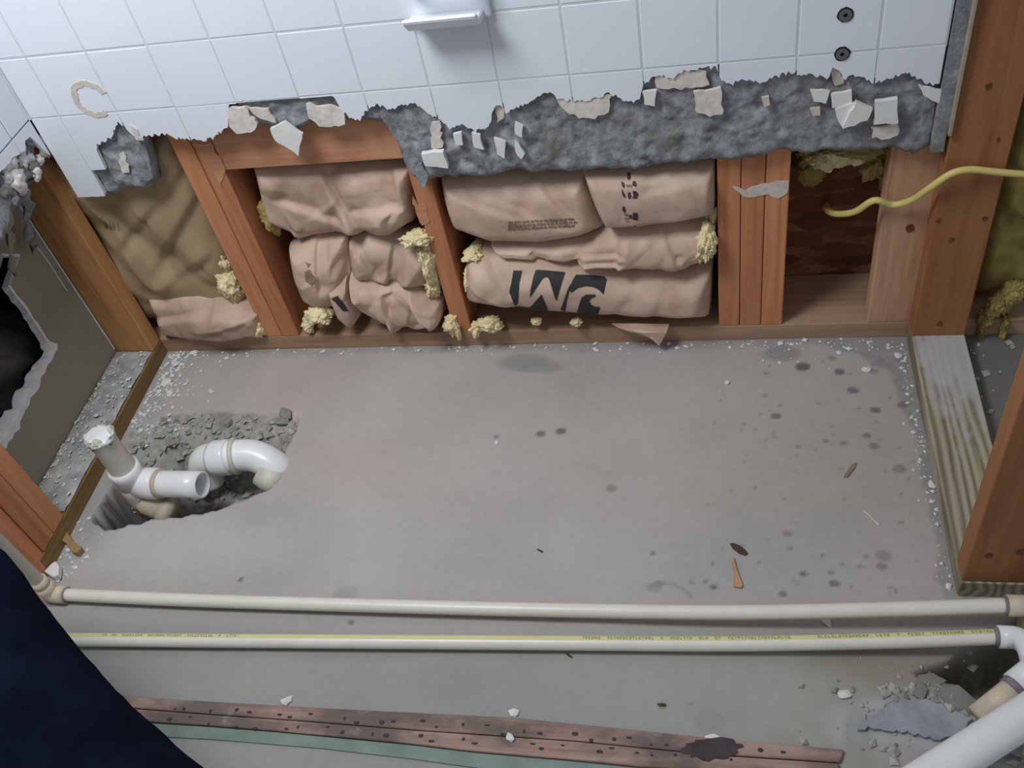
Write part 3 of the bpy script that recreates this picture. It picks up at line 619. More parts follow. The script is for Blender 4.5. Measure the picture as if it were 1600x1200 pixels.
# ================================================================== INSULATION
def facet(U, Vv, n, amp, seed, asp):
    r = random.Random(seed); pts = [Vector((r.uniform(-.2, asp + .2), r.uniform(-.2, 1.2))) for _ in range(n)] + [Vector(q) for q in ((-.5, -.5), (asp + .5, -.5), (asp + .5, 1.5), (-.5, 1.5))]
    v, e, f, *_ = delaunay_2d_cdt(pts, [], [], 0, 1e-6); h = [r.uniform(-1, 1) for _ in v]; out = np.zeros(U.shape); x = U * asp; y = Vv
    for t in f:
        a, b, c = (v[i] for i in t); det = (b.y - c.y) * (a.x - c.x) + (c.x - b.x) * (a.y - c.y)
        if abs(det) < 1e-9: continue
        l1 = ((b.y - c.y) * (x - c.x) + (c.x - b.x) * (y - c.y)) / det; l2 = ((c.y - a.y) * (x - c.x) + (a.x - c.x) * (y - c.y)) / det; l3 = 1 - l1 - l2
        m = (l1 >= -1e-6) & (l2 >= -1e-6) & (l3 >= -1e-6); out[m] = (l1 * h[t[0]] + l2 * h[t[1]] + l3 * h[t[2]])[m]
    return amp * out
class Batt:
    """a batt pushed between studs: top and bottom outlines are photo points on the plane y = yp"""
    def __init__(s, name, label, top, bot, yp, bulge, crum, n1, n2, seed, folds=(), mat='kraft', yb=.11, edge=.18, part='kraft_facing', cat='insulation', roll=.5, group=None):
        s.top = np.array(top, float); s.bot = np.array(bot, float); s.yp = yp
        nu, nv = 76, 56; u = np.linspace(0, 1, nu); v = np.linspace(0, 1, nv); U, Vv = np.meshgrid(u, v)
        TX, TY = s.curve(s.top, U); BX, BY = s.curve(s.bot, U); PX = TX + (BX - TX) * Vv; PY = TY + (BY - TY) * Vv
        asp = max(.3, abs(s.top[-1, 0] - s.top[0, 0]) / max(20, abs(s.bot[:, 1].mean() - s.top[:, 1].mean())))
        d = np.stack([np.full(PX.shape, -1.)] * 3, -1)
        dx = (PX - 800) / FPX; dy = -(PY - 600) / FPX; D = np.stack([dx, dy, -np.ones_like(dx)], -1) @ RM.T
        t = (yp - CAM[1]) / D[..., 1]; P = CAM + D * t[..., None]
        c = facet(U, Vv, n1, crum, seed, asp) + facet(U, Vv, n2, crum * .4, seed + 1, asp)
        for (ax, ay), (bx, by), amp, wd in folds:
            L = math.hypot(bx - ax, by - ay); sdist = ((PX - ax) * (by - ay) - (PY - ay) * (bx - ax)) / L
            tt = ((PX - ax) * (bx - ax) + (PY - ay) * (by - ay)) / L / L
            inn = sm(-.25, .0, tt) * sm(1.25, 1.0, tt)
            c = c + amp * inn * (sm(-wd, wd, sdist) * np.exp(-np.maximum(sdist, 0) / (wd * 7)))
        k = c.copy(); k[1:-1, 1:-1] = (c[1:-1, 1:-1] * 4 + c[:-2, 1:-1] + c[2:, 1:-1] + c[1:-1, :-2] + c[1:-1, 2:]) / 8; c = k
        e = np.minimum(np.minimum(U * asp, (1 - U) * asp), np.minimum(Vv, 1 - Vv)); ef = np.sqrt(np.clip(1 - (1 - np.clip(e / edge, 0, 1)) ** 2, 0, 1))
        dome = (1 - roll) + roll * np.sqrt(np.clip(1 - (2 * Vv - 1) ** 2, 0, 1))
        P[..., 1] = yp + .5 * bulge - bulge * dome * ef + .020 * (1 - ef) + c * (.25 + .75 * ef)
        s.P = P; s.u = u; s.v = v
        cen = P.reshape(-1, 3).mean(0); s.root = empty(name, (cen[0], .05, P[..., 2].min()), label, cat, group)
        V = list(P.reshape(-1, 3)); Fc = []
        for j in range(nv - 1):
            for i in range(nu - 1): a = j * nu + i; Fc.append((a, a + 1, a + nu + 1, a + nu))
        ringi = [i for i in range(nu)] + [j * nu + nu - 1 for j in range(1, nv)] + [(nv - 1) * nu + i for i in range(nu - 2, -1, -1)] + [j * nu for j in range(nv - 2, 0, -1)]
        n0 = len(V); cz = P[..., 2].mean(); cx = P[..., 0].mean()
        for i in ringi: q = V[i]; V.append((q[0] + (cx - q[0]) * .1, yb, q[2] + (cz - q[2]) * .1))
        for k in range(len(ringi)): k2 = (k + 1) % len(ringi); Fc.append((ringi[k2], ringi[k], n0 + k, n0 + k2))
        Fc.append(list(range(n0, n0 + len(ringi))))
        s.o = mesh(part, V, Fc, M[mat], s.root, True); s.bvh = None
    @staticmethod
    def curve(C, u):
        L = np.concatenate([[0], np.cumsum(np.abs(np.diff(C[:, 0])) + 1e-6)]); L /= L[-1]
        return np.interp(u, L, C[:, 0]), np.interp(u, L, C[:, 1])
    def cast(s, X, Y, off):
        """the points of this sheet that lie at photo points X, Y, lifted by off along the sheet's normal"""
        if s.bvh is None: s.bvh = BVHTree.FromPolygons([tuple(v.co) for v in s.o.data.vertices], [tuple(p.vertices) for p in s.o.data.polygons])
        Q = np.zeros(X.shape + (3,)); H = np.zeros(X.shape, bool); c = Vector(CAM)
        for k in np.ndindex(X.shape):
            d = Vector(RM @ np.array([(X[k] - 800) / FPX, -(Y[k] - 600) / FPX, -1.0])).normalized(); loc, nor, i, dist = s.bvh.ray_cast(c, d)
            if loc is not None:
                if nor.dot(d) > 0: nor = -nor
                Q[k] = loc + nor * off; H[k] = loc.y < .03
        return Q, H
    def ink(s, name, polys, mat, step=.8, off=.0012, fine=False):
        if not fine and len(polys) > 1:
            for p in polys: s.ink(name, [p], mat, step, off)
            return
        allp = np.array([q for p in polys for q in p]); x = np.arange(allp[:, 0].min() - 1, allp[:, 0].max() + 1, step); y = np.arange(allp[:, 1].min() - 1, allp[:, 1].max() + 1, step)
        X, Y = np.meshgrid(x, y); cx = X[:-1, :-1] + step / 2; cy = Y[:-1, :-1] + step / 2; ins = np.zeros(cx.shape, bool)
        for p in polys: ins |= poly_sd(cx, cy, p) > 0
        Q, hit = s.cast(X, Y, off); nx = len(x)
        ins &= hit[:-1, :-1] & hit[1:, :-1] & hit[:-1, 1:] & hit[1:, 1:]; use = {}; V = []; Fc = []
        def vi(k):
            if k not in use: use[k] = len(V); V.append(Q.reshape(-1, 3)[k])
            return use[k]
        for j, i in zip(*np.nonzero(ins)): Fc.append([vi(j * nx + i), vi(j * nx + i + 1), vi((j + 1) * nx + i + 1), vi((j + 1) * nx + i)])
        if not Fc: return
        o = mesh(name, V, Fc, M[mat], s.root, True)
        if fine: o['kind'] = 'stuff'
        return o
    def fluff(s, items, seed, mat='fibre'):
        for k, (px, py, y, rx, ry, rz) in enumerate(items):
            clump('fibreglass_tuft', Bk(px, py, y), (rx, ry, rz), seed + k * 3, M[mat], s.root, 5, .5, 1.5, .35)

# bay beside the left corner
b = Batt('insulation_batt', 'tall wrinkled kraft-faced batt in the leftmost stud bay', [(50, 235), (160, 215), (268, 205)], [(226, 505), (320, 508), (392, 500)], .022, .02, .022, 22, 90, 301, [((165, 320), (262, 420), .018, 5), ((330, 270), (255, 400), .016, 6), ((345, 330), (395, 480), -.014, 4), ((300, 250), (205, 365), .012, 5), ((258, 445), (322, 400), -.014, 5)], 'kraft_olive', edge=.12, roll=.2)
b.fluff([(364, 446, .03, .022, .03, .045), (352, 405, .045, .012, .02, .03), (152, 330, .035, .018, .02, .03)], 40)
b.ink('print', [[(162 + i * 6 + 3 * (i % 2), 346 + i), (165 + i * 6, 344 + i), (168 + i * 6, 356 + i), (166 + i * 6, 358 + i)] for i in range(4)], 'ink_faint')
b = Batt('insulation_flap', 'folded kraft paper flap spilling onto the plate in the leftmost bay', [(222, 466), (300, 470), (350, 478), (404, 492)], [(252, 532), (296, 540), (350, 536), (410, 528)], -.005, .035, .014, 16, 60, 311, [((250, 500), (330, 486), .014, 4), ((320, 510), (400, 492), -.012, 4)], edge=.3, roll=.7)
b.fluff([(404, 512, .0, .010, .016, .022)], 52)
# bay under the block
b = Batt('insulation_batt', 'upper kraft-faced batt bulging under the orange block', [(388, 266), (500, 268), (644, 258)], [(412, 352), (466, 384), (520, 376), (560, 370), (610, 372), (648, 352)], .02, .035, .018, 22, 70, 321, [((508, 285), (562, 362), .020, 3), ((612, 262), (646, 345), -.016, 3), ((440, 320), (520, 345), .014, 5), ((560, 330), (640, 310), .012, 5)], edge=.2, roll=.35)
b.fluff([(424, 340, .05, .022, .02, .03)], 60, 'fibre_dull')
b = Batt('insulation_wad', 'crumpled grey-brown kraft wad low beside the double stud', [(444, 400), (486, 384), (536, 382)], [(464, 470), (505, 500), (556, 476)], .01, .045, .018, 16, 60, 331, [((490, 392), (502, 440), .014, 3)], edge=.35, roll=.6)
b.ink('print', [[(476, 425), (484, 421), (494, 436), (488, 446), (478, 440)], [(478, 410), (486, 412), (482, 418)]], 'ink_faint')
b.fluff([(498, 492, -.005, .026, .02, .018), (482, 508, .01, .012, .015, .014)], 70)
b = Batt('insulation_wad', 'rolled kraft wad tucked beneath the upper batt beside the single stud', [(538, 392), (570, 376), (610, 380), (650, 382), (676, 398)], [(545, 452), (590, 460), (640, 455), (684, 462)], .01, .05, .016, 16, 60, 341, [((612, 388), (606, 450), .014, 3), ((560, 392), (590, 430), .012, 3)], edge=.35, roll=.6)
b.fluff([(652, 372, .0, .030, .018, .014), (668, 410, .005, .018, .02, .045), (676, 446, .01, .014, .02, .028)], 80)
b = Batt('insulation_flap', 'pointed pinkish kraft flap resting on the plate beside the single stud', [(540, 446), (590, 452), (640, 450), (690, 480)], [(560, 486), (590, 514), (622, 527), (650, 524), (690, 506)], -.012, .045, .016, 14, 50, 351, [((600, 470), (622, 520), .02, 4), ((640, 460), (672, 510), -.014, 4)], edge=.3, roll=.6)
b.fluff([(706, 508, -.005, .016, .016, .022), (716, 522, -.012, .005, .008, .02)], 90)
b = Batt('insulation_scrap', 'small torn curl of kraft paper below the grey-brown wad', [(502, 452), (536, 446), (545, 462)], [(524, 494), (548, 522), (560, 504)], -.012, .03, .008, 10, 20, 361, [], edge=.4, roll=.6)
b.ink('print', [[(518, 466), (528, 462), (540, 478), (544, 486), (536, 486)]], 'ink')
# wide bay with the printed rolls
b = Batt('insulation_batt', 'large smooth kraft batt with faint grey print under the mortar', [(682, 282), (760, 276), (840, 276), (915, 272)], [(694, 330), (716, 368), (770, 388), (850, 388), (902, 378), (946, 362)], .01, .05, .007, 14, 40, 371, [((848, 290), (918, 352), .012, 3), ((700, 292), (808, 330), .008, 5), ((760, 300), (880, 345), .007, 6)], edge=.3, roll=.5)
lines = []
rr = random.Random(2)
for ln in range(3):
    x = 794
    while x < 896:
        wd = rr.uniform(3, 7); y = 346 + ln * 5.2 - (x - 794) * .055; lines.append([(x, y), (x + wd, y - .3), (x + wd, y + 3.2), (x, y + 3.4)]); x += wd + rr.uniform(1.0, 2.0)
b.ink('print', lines, 'ink_faint', .7, fine=True)
b.ink('print', [[(817, 384), (824, 383), (826, 388), (819, 389)], [(828, 384), (834, 384), (838, 390), (832, 390)], [(866, 390), (872, 386), (880, 384), (884, 388), (874, 392)]], 'ink_purple', .7)
b.fluff([(740, 398, .02, .020, .02, .014)], 100)
b = Batt('insulation_batt', 'smooth kraft batt with a vertical purple stamp beside the triple stud', [(904, 268), (960, 266), (1040, 262), (1120, 258)], [(944, 362), (1000, 360), (1060, 352), (1119, 340)], -.004, .05, .004, 12, 30, 381, [((1020, 290), (1110, 270), .006, 6)], edge=.22, roll=.55)
def z2(P, ox, oy, k): return [(ox + x / k, oy + y / k) for x, y in P]
def R4(x0, y0, x1, y1): return [(x0, y0), (x1, y0), (x1, y1), (x0, y1)]
st = [[(400, 150), (455, 155), (450, 250), (425, 268), (398, 240)], [(305, 290), (330, 290), (362, 330), (360, 385), (325, 370)], [(490, 280), (525, 280), (550, 340), (540, 370), (480, 345)], [(318, 400), (335, 440), (370, 500), (365, 545), (330, 500), (312, 440)], [(415, 450), (455, 455), (460, 540), (430, 560), (410, 520)], [(480, 430), (540, 430), (575, 480), (550, 550), (475, 545), (500, 500)], [(325, 670), (365, 675), (378, 765), (350, 770), (325, 725)], [(485, 770), (560, 770), (572, 830), (560, 885), (490, 880)], [(430, 800), (475, 800), (475, 860), (430, 850)]]
b.ink('print', [z2(p, 940, 255, 10) for p in st], 'ink_purple', .6)
b.ink('print', [z2(p, 940, 255, 10) for p in ([R4(355, 790, 425, 815), R4(355, 850, 450, 870), R4(370, 895, 440, 910), R4(385, 335, 470, 375), R4(385, 985, 440, 1040), [(495, 970), (540, 975), (570, 1030), (510, 1040)]])], 'ink_faint', .6)
b.fluff([(1112, 330, .03, .010, .02, .03)], 110)
b = Batt('insulation_strip', 'thin folded kraft lip squeezed above the roll with the black logo', [(762, 388), (820, 386), (905, 380), (960, 366)], [(790, 404), (850, 410), (905, 412), (960, 400)], .005, .02, .007, 16, 40, 391, [((830, 396), (842, 410), .01, 2)], edge=.4, roll=.5)
b = Batt('insulation_roll', 'middle kraft roll with a yellow end, above the logo roll', [(896, 388), (930, 374), (975, 362), (1060, 354), (1116, 348)], [(898, 418), (950, 426), (1000, 430), (1058, 434), (1116, 412)], -.002, .05, .007, 16, 40, 401, [((968, 370), (964, 425), -.012, 2), ((905, 396), (966, 392), .010, 3), ((905, 406), (966, 404), .010, 3), ((1036, 362), (1056, 395), .010, 3), ((1056, 395), (1058, 430), .006, 3)], edge=.4, roll=.7)
b.fluff([(1104, 378, -.012, .016, .024, .030), (1094, 394, -.014, .008, .014, .022)], 120)
b = Batt('insulation_roll', 'lowest kraft roll with a big black upside-down logo', [(724, 412), (780, 404), (830, 408), (880, 414), (920, 420), (980, 430), (1060, 434), (1116, 424)], [(722, 478), (770, 488), (830, 497), (900, 501), (1000, 506), (1060, 508), (1112, 507)], -.008, .05, .005, 18, 50, 411, [((760, 415), (795, 450), .016, 3), ((730, 440), (790, 468), -.010, 4), ((985, 450), (950, 490), .006, 6), ((1040, 440), (1010, 500), .005, 6)], edge=.4, roll=.75)
logo = [[(180, 180), (290, 180), (255, 330), (232, 600), (190, 612), (128, 450), (150, 350)],
        [(460, 172), (600, 182), (825, 202), (715, 560), (690, 500), (625, 290), (600, 265), (560, 270), (540, 290), (385, 518), (392, 420), (430, 255)],
        [(530, 478), (615, 680), (700, 690), (830, 706), (812, 772), (500, 745), (200, 700), (188, 622), (380, 645)],
        [(935, 285), (885, 410), (845, 560), (825, 690), (768, 668), (862, 400)],
        [(962, 234), (1100, 238), (1310, 255), (1345, 292), (1303, 482), (1255, 430), (1190, 392), (1090, 376), (990, 398), (900, 458), (872, 410), (930, 280)],
        [(1080, 482), (1200, 478), (1205, 505), (1150, 525), (1128, 560), (1150, 605), (1205, 632), (1265, 636), (1210, 800), (955, 782), (1000, 600), (1030, 520)]]
b.ink('print', [z2(p, 780, 400, 8) for p in logo], 'ink', .6)
b.fluff([(764, 506, -.008, .026, .02, .014), (744, 514, -.008, .012, .016, .014), (838, 501, -.006, .010, .010, .006), (735, 440, .01, .010, .02, .03), (900, 503, -.012, .012, .010, .006)], 130)
# torn paper tongue hanging over the plate
P2 = [(955, 505), (990, 505), (1046, 506), (1041, 520), (1030, 540), (1018, 529), (1002, 520), (985, 518), (966, 512)]
V = []; cs = []
tg = [Bk(px, py, -.004 - .028 * sm(500, 520, py) * 1) for px, py in P2]
o = mesh('torn_tongue', [tuple(q) for q in tg] + [(q[0], q[1] - .002, q[2] + .001) for q in tg], [list(range(9)), list(range(9, 18))[::-1]] + [(i, (i + 1) % 9, 9 + (i + 1) % 9, 9 + i) for i in range(9)], M['kraft'], b.root)
# void bay: yellow tuft under the mortar
vt = empty('insulation_tuft', (1.375, .05, .38), 'ragged yellow tuft hanging in the open bay above the cable', 'insulation')
for k, (px, py, y, rx, ry, rz) in enumerate([(1322, 238, .06, .034, .03, .018), (1290, 250, .06, .026, .02, .014), (1268, 262, .10, .022, .02, .03), (1370, 252, .09, .024, .03, .03), (1384, 282, .11, .010, .012, .03), (1340, 224, .05, .05, .03, .016), (1262, 240, .11, .02, .02, .03)]):
    clump('fibreglass_tuft', Bk(px, py, y), (rx, ry, rz), 500 + k * 5, M['fibre_dull' if k not in (0, 1) else 'fibre'], vt, 5, .5, 1.5, .3)
# dull batt behind the right wall
xs_ = np.linspace(1.630, 1.985, 70); zs_ = np.linspace(.045, 1.25, 130); X, Z = np.meshgrid(xs_, zs_)
e = np.minimum(np.minimum(X - 1.630, 1.985 - X) / .03, (Z - .045) / .05); Y = .02 + .05 * fbm(X * 9, Z * 9, 601, 5) + .05 * np.abs(fbm(X * 22, Z * 22, 603, 4)) + .05 * (1 - np.clip(e, 0, 1)) ** 2
V = list(np.stack([X, Y, Z + .03 * sm(.25, .05, Z) * fbm(X * 60, Z * 5, 605)], -1).reshape(-1, 3)); ny, nx = X.shape; Fc = []
for j in range(ny - 1):
    for i in range(nx - 1): a = j * nx + i; Fc.append((a, a + 1, a + nx + 1, a + nx))
ri = list(range(nx)) + [j * nx + nx - 1 for j in range(1, ny)] + [(ny - 1) * nx + i for i in range(nx - 2, -1, -1)] + [j * nx for j in range(ny - 2, 0, -1)]
n0 = len(V)
for i in ri: V.append((V[i][0], .135, V[i][2]))
for k in range(len(ri)): k2 = (k + 1) % len(ri); Fc.append((ri[k2], ri[k], n0 + k, n0 + k2))
Fc.append(list(range(n0, n0 + len(ri))))
ib = empty('insulation_batt', (1.8, .07, .045), 'unfaced dull yellow fibreglass batt behind the bare right wall', 'insulation')
mesh('fibreglass', V, Fc, M['fibre_dull'], ib, True)
for k, (px, py, rx, rz) in enumerate([(1538, 500, .012, .03), (1556, 480, .016, .03), (1568, 512, .008, .03), (1580, 460, .02, .03), (1530, 524, .006, .022)]):
    clump('fibreglass_tuft', Bk(px, py, .0), (rx, .014, rz), 620 + k, M['fibre_dull'], ib, 5, .5, 1.6, .3)

# ================================================================== CABLE
P = [Bk(1292, 320, .138), Bk(1290, 326, .09), Bk(1305, 334, .04), Bk(1335, 331, .0), Bk(1366, 313, -.022), Bk(1395, 320, -.018), Bk(1425, 312, -.03), Bk(1455, 292, -.052), Bk(1485, 272, -.058), Bk(1515, 265, -.055), Bk(1560, 269, -.052), Bk(1610, 273, -.048), Bk(1680, 276, -.05)]
pp = smooth_path([Vector(q) for q in P], 8)
cb = empty('electric_cable', P[0], 'thin yellow electric cable snaking out of the open bay over the right stud', 'cable')
V, Fc = sweep(pp, .0055, 12); 
mesh('sheath', V, Fc, M['wire'], cb, True)

# ================================================================== DRAIN PIPES
r0 = .0242
tb_ = F(205, 748, .035); dw = empty('drain_pipe', tuple(tb_), 'white plastic waste tee with a broken upright stub and an open sideways stub', 'pipe')
tx, ty = tb_[0], tb_[1]
# upright stub with ragged top
zt_ = .155
P = [(tx, ty, .05 + (zt_ - .05) * k / 8) for k in range(9)]
o = hollow('upright_stub', P, r0, r0 - .004, M['pvc_dirty'], dw)
seg = 28; n = len(P)
rj = random.Random(4)
jag = [rj.uniform(-.002, .014) + .010 * math.sin(k * .9) for k in range(seg)]
for k in range(seg):
    for base in (0, n * seg):
        o.data.vertices[base + (n - 1) * seg + k].co.z += jag[k]
    for base in (0, n * seg):
        v = o.data.vertices[base + (n - 1) * seg + k]; dx, dy = v.co.x - tx, v.co.y - ty; v.co.x += dx * .12 * (k % 3 == 0); v.co.y += dy * .12 * (k % 3 == 0)
hub = hollow('collar', [(tx, ty, .030), (tx, ty, .060), (tx, ty, .072)], r0 + .0055, r0 + .0003, M['pvc'], dw)
clump('rim_shreds', (tx, ty - .001, zt_ + .006), (r0 * 1.12, r0 * 1.12, .008), 741, M['pvc'], dw, 3, .4, 3)
pipe('tee_body', [(tx, ty, .034), (tx, ty, .01), (tx, ty, -.03), (tx + .004, ty - .004, -.05)], [r0 + .004, r0 + .006, r0 + .005, r0 + .003], M['pvc_dirty'], dw, 28)
e1 = F(312, 755, .035); e1 = (e1[0] + .004, e1[1], .030)
a0 = (tx + .006, ty, .022); dv = (Vector(e1) - Vector(a0)); L = dv.length
pt = lambda t: Vector(a0) + dv * t
pipe('socket', [pt(0), pt(.18), pt(.30), pt(.34)], [r0 + .004, r0 + .006, r0 + .006, r0 + .002], M['pvc'], dw, 28)
hollow('side_stub', [pt(.25), pt(.5), pt(.75), pt(1)], r0 + .001, r0 - .0035, M['pvc'], dw, 32)
ring_ = sweep([pt(.34), pt(.40)], r0 + .0035, 28); mesh('glue_ring', *ring_, M['pvc_old'], dw, True)
prism('stub_floor', [(r0 * .7 * math.cos(k * .4) + 0, r0 * .7 * math.sin(k * .4)) for k in range(16)], 0, pt(.3).x, pt(.3).x + .001, M['pvc_dirty'], dw) if False else None
# beige tail pipe going into the hole
q0 = F(232, 786, -.02); q1 = F(262, 800, -.035)
tp = pipe('tail_pipe', [(tx + .005, ty - .01, -.035), tuple((Vector((tx, ty, -.02)) + Vector(q0)) / 2), tuple(q0), tuple(q1)], [r0, r0, r0, r0], M['pvc_old'], dw, 24)
dd = (Vector(q1) - Vector(q0)).normalized()
pipe('tail_collar', [Vector(q1) - dd * .010, Vector(q1) + dd * .012], r0 + .0045, M['pvc_old'], dw, 24)
clump('primer_stain', F(218, 776, .0), (.016, .012, .012), 745, M['primer'], dw, 3, .3, 2)
# buried trap bend
R1 = .031
l0 = F(318, 716, .006); l1 = F(350, 715, .012); l2 = F(395, 712, .010); l3 = F(432, 732, -.012)
tr = empty('drain_trap', tuple(F(370, 715, -.04)), 'thick white plastic trap bend half buried in the broken hole', 'pipe')
pp = smooth_path([Vector((l0[0] - .012, l0[1] - .012, -.055)), Vector((l0[0], l0[1], -.004)), Vector(l1), Vector(l2), Vector(l3), Vector((l3[0] + .006, l3[1] - .008, -.06))], 8)
pipe('bend', pp, R1, M['pvc'], tr, 28)
k = 14; pipe('hub', pp[k - 1:k + 5], R1 + .004, M['pvc'], tr, 28)
k = 19; pipe('seam', pp[k:k + 2], R1 + .0055, M['pvc_dirty'], tr, 28)
o = hollow('cut_sleeve', [Vector(l3) + Vector((-.022, -.012, .004)), Vector(l3) + Vector((.012, -.030, -.012))], R1 * .9, R1 * .78, M['pvc_dirty'], tr)
# chunks of concrete in the hole
gm = [rock_mesh('chunk_mesh', s_, 1, .3) for s_ in range(6)]
for m_ in gm: m_.materials.append(M['rubble'])
rg_ = random.Random(9)
for px, py, s_, label in [(376, 768, .014, 'grey concrete chunk in the hole directly below the white trap'), (406, 756, .013, 'grey concrete chunk in the hole below the right end of the trap'), (352, 784, .012, 'grey concrete chunk at the near rim of the drain hole'), (300, 790, .012, 'grey concrete chunk below the open sideways pipe stub'),
        (270, 690, .014, 'grey concrete chunk behind the sideways pipe stub'), (360, 668, .013, 'grey concrete chunk directly behind the white trap'), (444, 668, .014, 'grey concrete chunk at the right rim of the drain hole'), (452, 656, .013, 'pale concrete chunk in the far right corner of the drain hole'), (226, 700, .011, 'grey concrete chunk between the left plate and the drain hole')]:
    p = F(px, py, -.02); z = floor_z(p[0], p[1]); o = link('concrete_chunk', gm[rg_.randrange(6)], None); o.location = (p[0], p[1], z + s_ * .35); o.scale = (s_ * rg_.uniform(.8, 1.3), s_ * rg_.uniform(.7, 1.1), s_ * rg_.uniform(.45, .8)); o.rotation_euler = (0, 0, rg_.uniform(0, 6.28))
    props(o, label, 'concrete')

# ================================================================== WATER PIPES
RP = .0111
def strip_on(pp, R, ang, wd, name, mat, par, off=.0004, t0=0., t1=1.):
    P_, T_2, N_ = frames(pp); V = []; Fc = []; n = len(P_)
    for i, (p, (nn_, bb)) in enumerate(zip(P_, N_)):
        t = T_2[i]; up = Vector((0, 0, 1)); up = (up - t * up.dot(t)).normalized(); sd2 = up.cross(t)
        for a in np.linspace(ang - wd, ang + wd, 5): V.append(p + (R + off) * (math.cos(a) * up + math.sin(a) * sd2))
    for i in range(n - 1):
        for k in range(4): Fc.append((5 * i + k, 5 * i + k + 1, 5 * i + k + 6, 5 * i + k + 5))
    return mesh(name, V, Fc, mat, par, True)
def marks_on(pp, R, ang, ranges, par, seed, sz=.0022):
    P_, T_2, N_ = frames(pp); r = random.Random(seed); V = []; Fc = []
    L = np.concatenate([[0], np.cumsum([(P_[i + 1] - P_[i]).length for i in range(len(P_) - 1)])])
    xsn = np.array([p.x for p in P_])
    for a, bnd in ranges:
        x = a
        while x < bnd:
            if r.random() < .13: x += .009; continue
            i = int(np.clip(np.searchsorted(xsn, x) - 1, 0, len(P_) - 2)); t = (x - xsn[i]) / (xsn[i + 1] - xsn[i]); p = P_[i].lerp(P_[i + 1], t); tt = (P_[i + 1] - P_[i]).normalized()
            up = Vector((0, 0, 1)); up = (up - tt * up.dot(tt)).normalized(); sd2 = up.cross(tt)
            for (u0, u1, v0, v1) in r.choice([((0, .25, -1, 1), (.25, 1, .6, 1), (.25, .9, -1, -.6)), ((0, .25, -1, 1), (.7, .95, -1, 1), (.2, .7, -.2, .2)), ((.35, .65, -1, 1), (0, 1, .65, 1)), ((0, .25, -1, 1), (.25, .9, -1, -.65)), ((0, .25, -1, 1), (.7, .95, -1, 1), (.2, .7, .65, 1), (.2, .7, -1, -.65))]):
                b0 = len(V)
                for uu, vv in ((u0, v0), (u1, v0), (u1, v1), (u0, v1)):
                    an = ang + vv * sz / R; V.append(p + tt * (uu * .0032) + (R + .0009) * (math.cos(an) * up + math.sin(an) * sd2))
                Fc.append((b0, b0 + 1, b0 + 2, b0 + 3))
            x += .0047
    o = mesh('print', V, Fc, M['ink_print'], par); o['kind'] = 'stuff'; return o
M['ink_print'] = plain('olive_print_ink', rgb(140, 136, 94), .6, .2, .1, 60)
wp = empty('water_pipe', tuple(F(800, 950)), 'cream water pipe nearest the plates, with an elbow rising at the left', 'pipe')
pts1 = [F(100, 929, .016), F(300, 938, .016), F(600, 947, .017), (F(900, 954, .020)), F(1150, 957, .026), F(1400, 952, .036), F(1576, 946, .045)]
p1 = smooth_path([Vector(q) for q in pts1], 10)
pipe('tube', p1, RP, M['cpvc'], wp, 20); strip_on(p1[34:], RP, -1.95, .30, 'stripe', M['stripe'], wp)
e0 = Vector(F(82, 926, .018)); e0 = Vector((p1[0].x - .026, p1[0].y, p1[0].z))
pipe('elbow', [p1[0] + Vector((.004, 0, 0)), p1[0] - Vector((.010, 0, 0))] + arc_pts(p1[0] - Vector((.012, 0, 0)), e0, e0 + Vector((0, 0, .016)), 6) + [e0 + Vector((0, 0, .030))], RP + .0042, M['cpvc_fit'], wp, 20)
pipe('glue_line', [p1[0] + Vector((.003, 0, 0)), p1[0] + Vector((.007, 0, 0))], RP + .0022, M['primer'], wp, 20)
pipe('riser', [e0 + Vector((0, 0, z)) for z in (.02, .4, .8, 1.25)], RP, M['cpvc'], wp, 20)
pipe('riser_collar', [e0 + Vector((0, 0, .028)), e0 + Vector((0, 0, .046))], RP + .0035, M['cpvc_fit'], wp, 20)
ee = p1[-1]; pipe('end_elbow', [ee - Vector((.002, 0, 0)), ee + Vector((.018, 0, 0))] + arc_pts(ee + Vector((.02, 0, 0)), ee + Vector((.034, 0, 0)), ee + Vector((.034, -.004, -.02)), 5) + [ee + Vector((.034, -.004, -.10))], RP + .0042, M['cpvc_fit'], wp, 20)
pipe('end_glue_line', [ee - Vector((.006, 0, 0)), ee], RP + .002, M['primer'], wp, 20)
wp2 = empty('water_pipe', tuple(F(800, 1003)), 'cream water pipe with yellow printed stripe, the nearer of the two', 'pipe')
pts2 = [F(60, 999, .014), F(300, 1001, .014), F(600, 1003, .014), F(900, 1005, .014), F(1150, 1006, .016), F(1400, 1001, .024), F(1562, 995, .032)]
p2 = smooth_path([Vector(q) for q in pts2], 10)
pipe('tube', p2, RP, M['cpvc'], wp2, 20); strip_on(p2, RP, .30, .30, 'stripe', M['stripe'], wp2)
marks_on(p2, RP, .30, [(.18, .42), (.98, 1.28), (1.32, 1.57)], wp2, 5)
ee = p2[-1]; pipe('end_elbow', [ee - Vector((.002, 0, 0)), ee + Vector((.014, 0, 0))] + arc_pts(ee + Vector((.016, 0, 0)), ee + Vector((.034, -.002, 0)), ee + Vector((.036, -.022, -.004)), 6) + [ee + Vector((.037, -.034, -.008))], RP + .0048, M['pvc'], wp2, 20)
pipe('drop', [ee + Vector((.037, -.030, -.008)), ee + Vector((.038, -.046, -.03)), ee + Vector((.038, -.050, -.12))], RP, M['cpvc_fit'], wp2, 18)
pipe('end_glue_line', [ee - Vector((.008, 0, 0)), ee], RP + .002, M['primer'], wp2, 20)
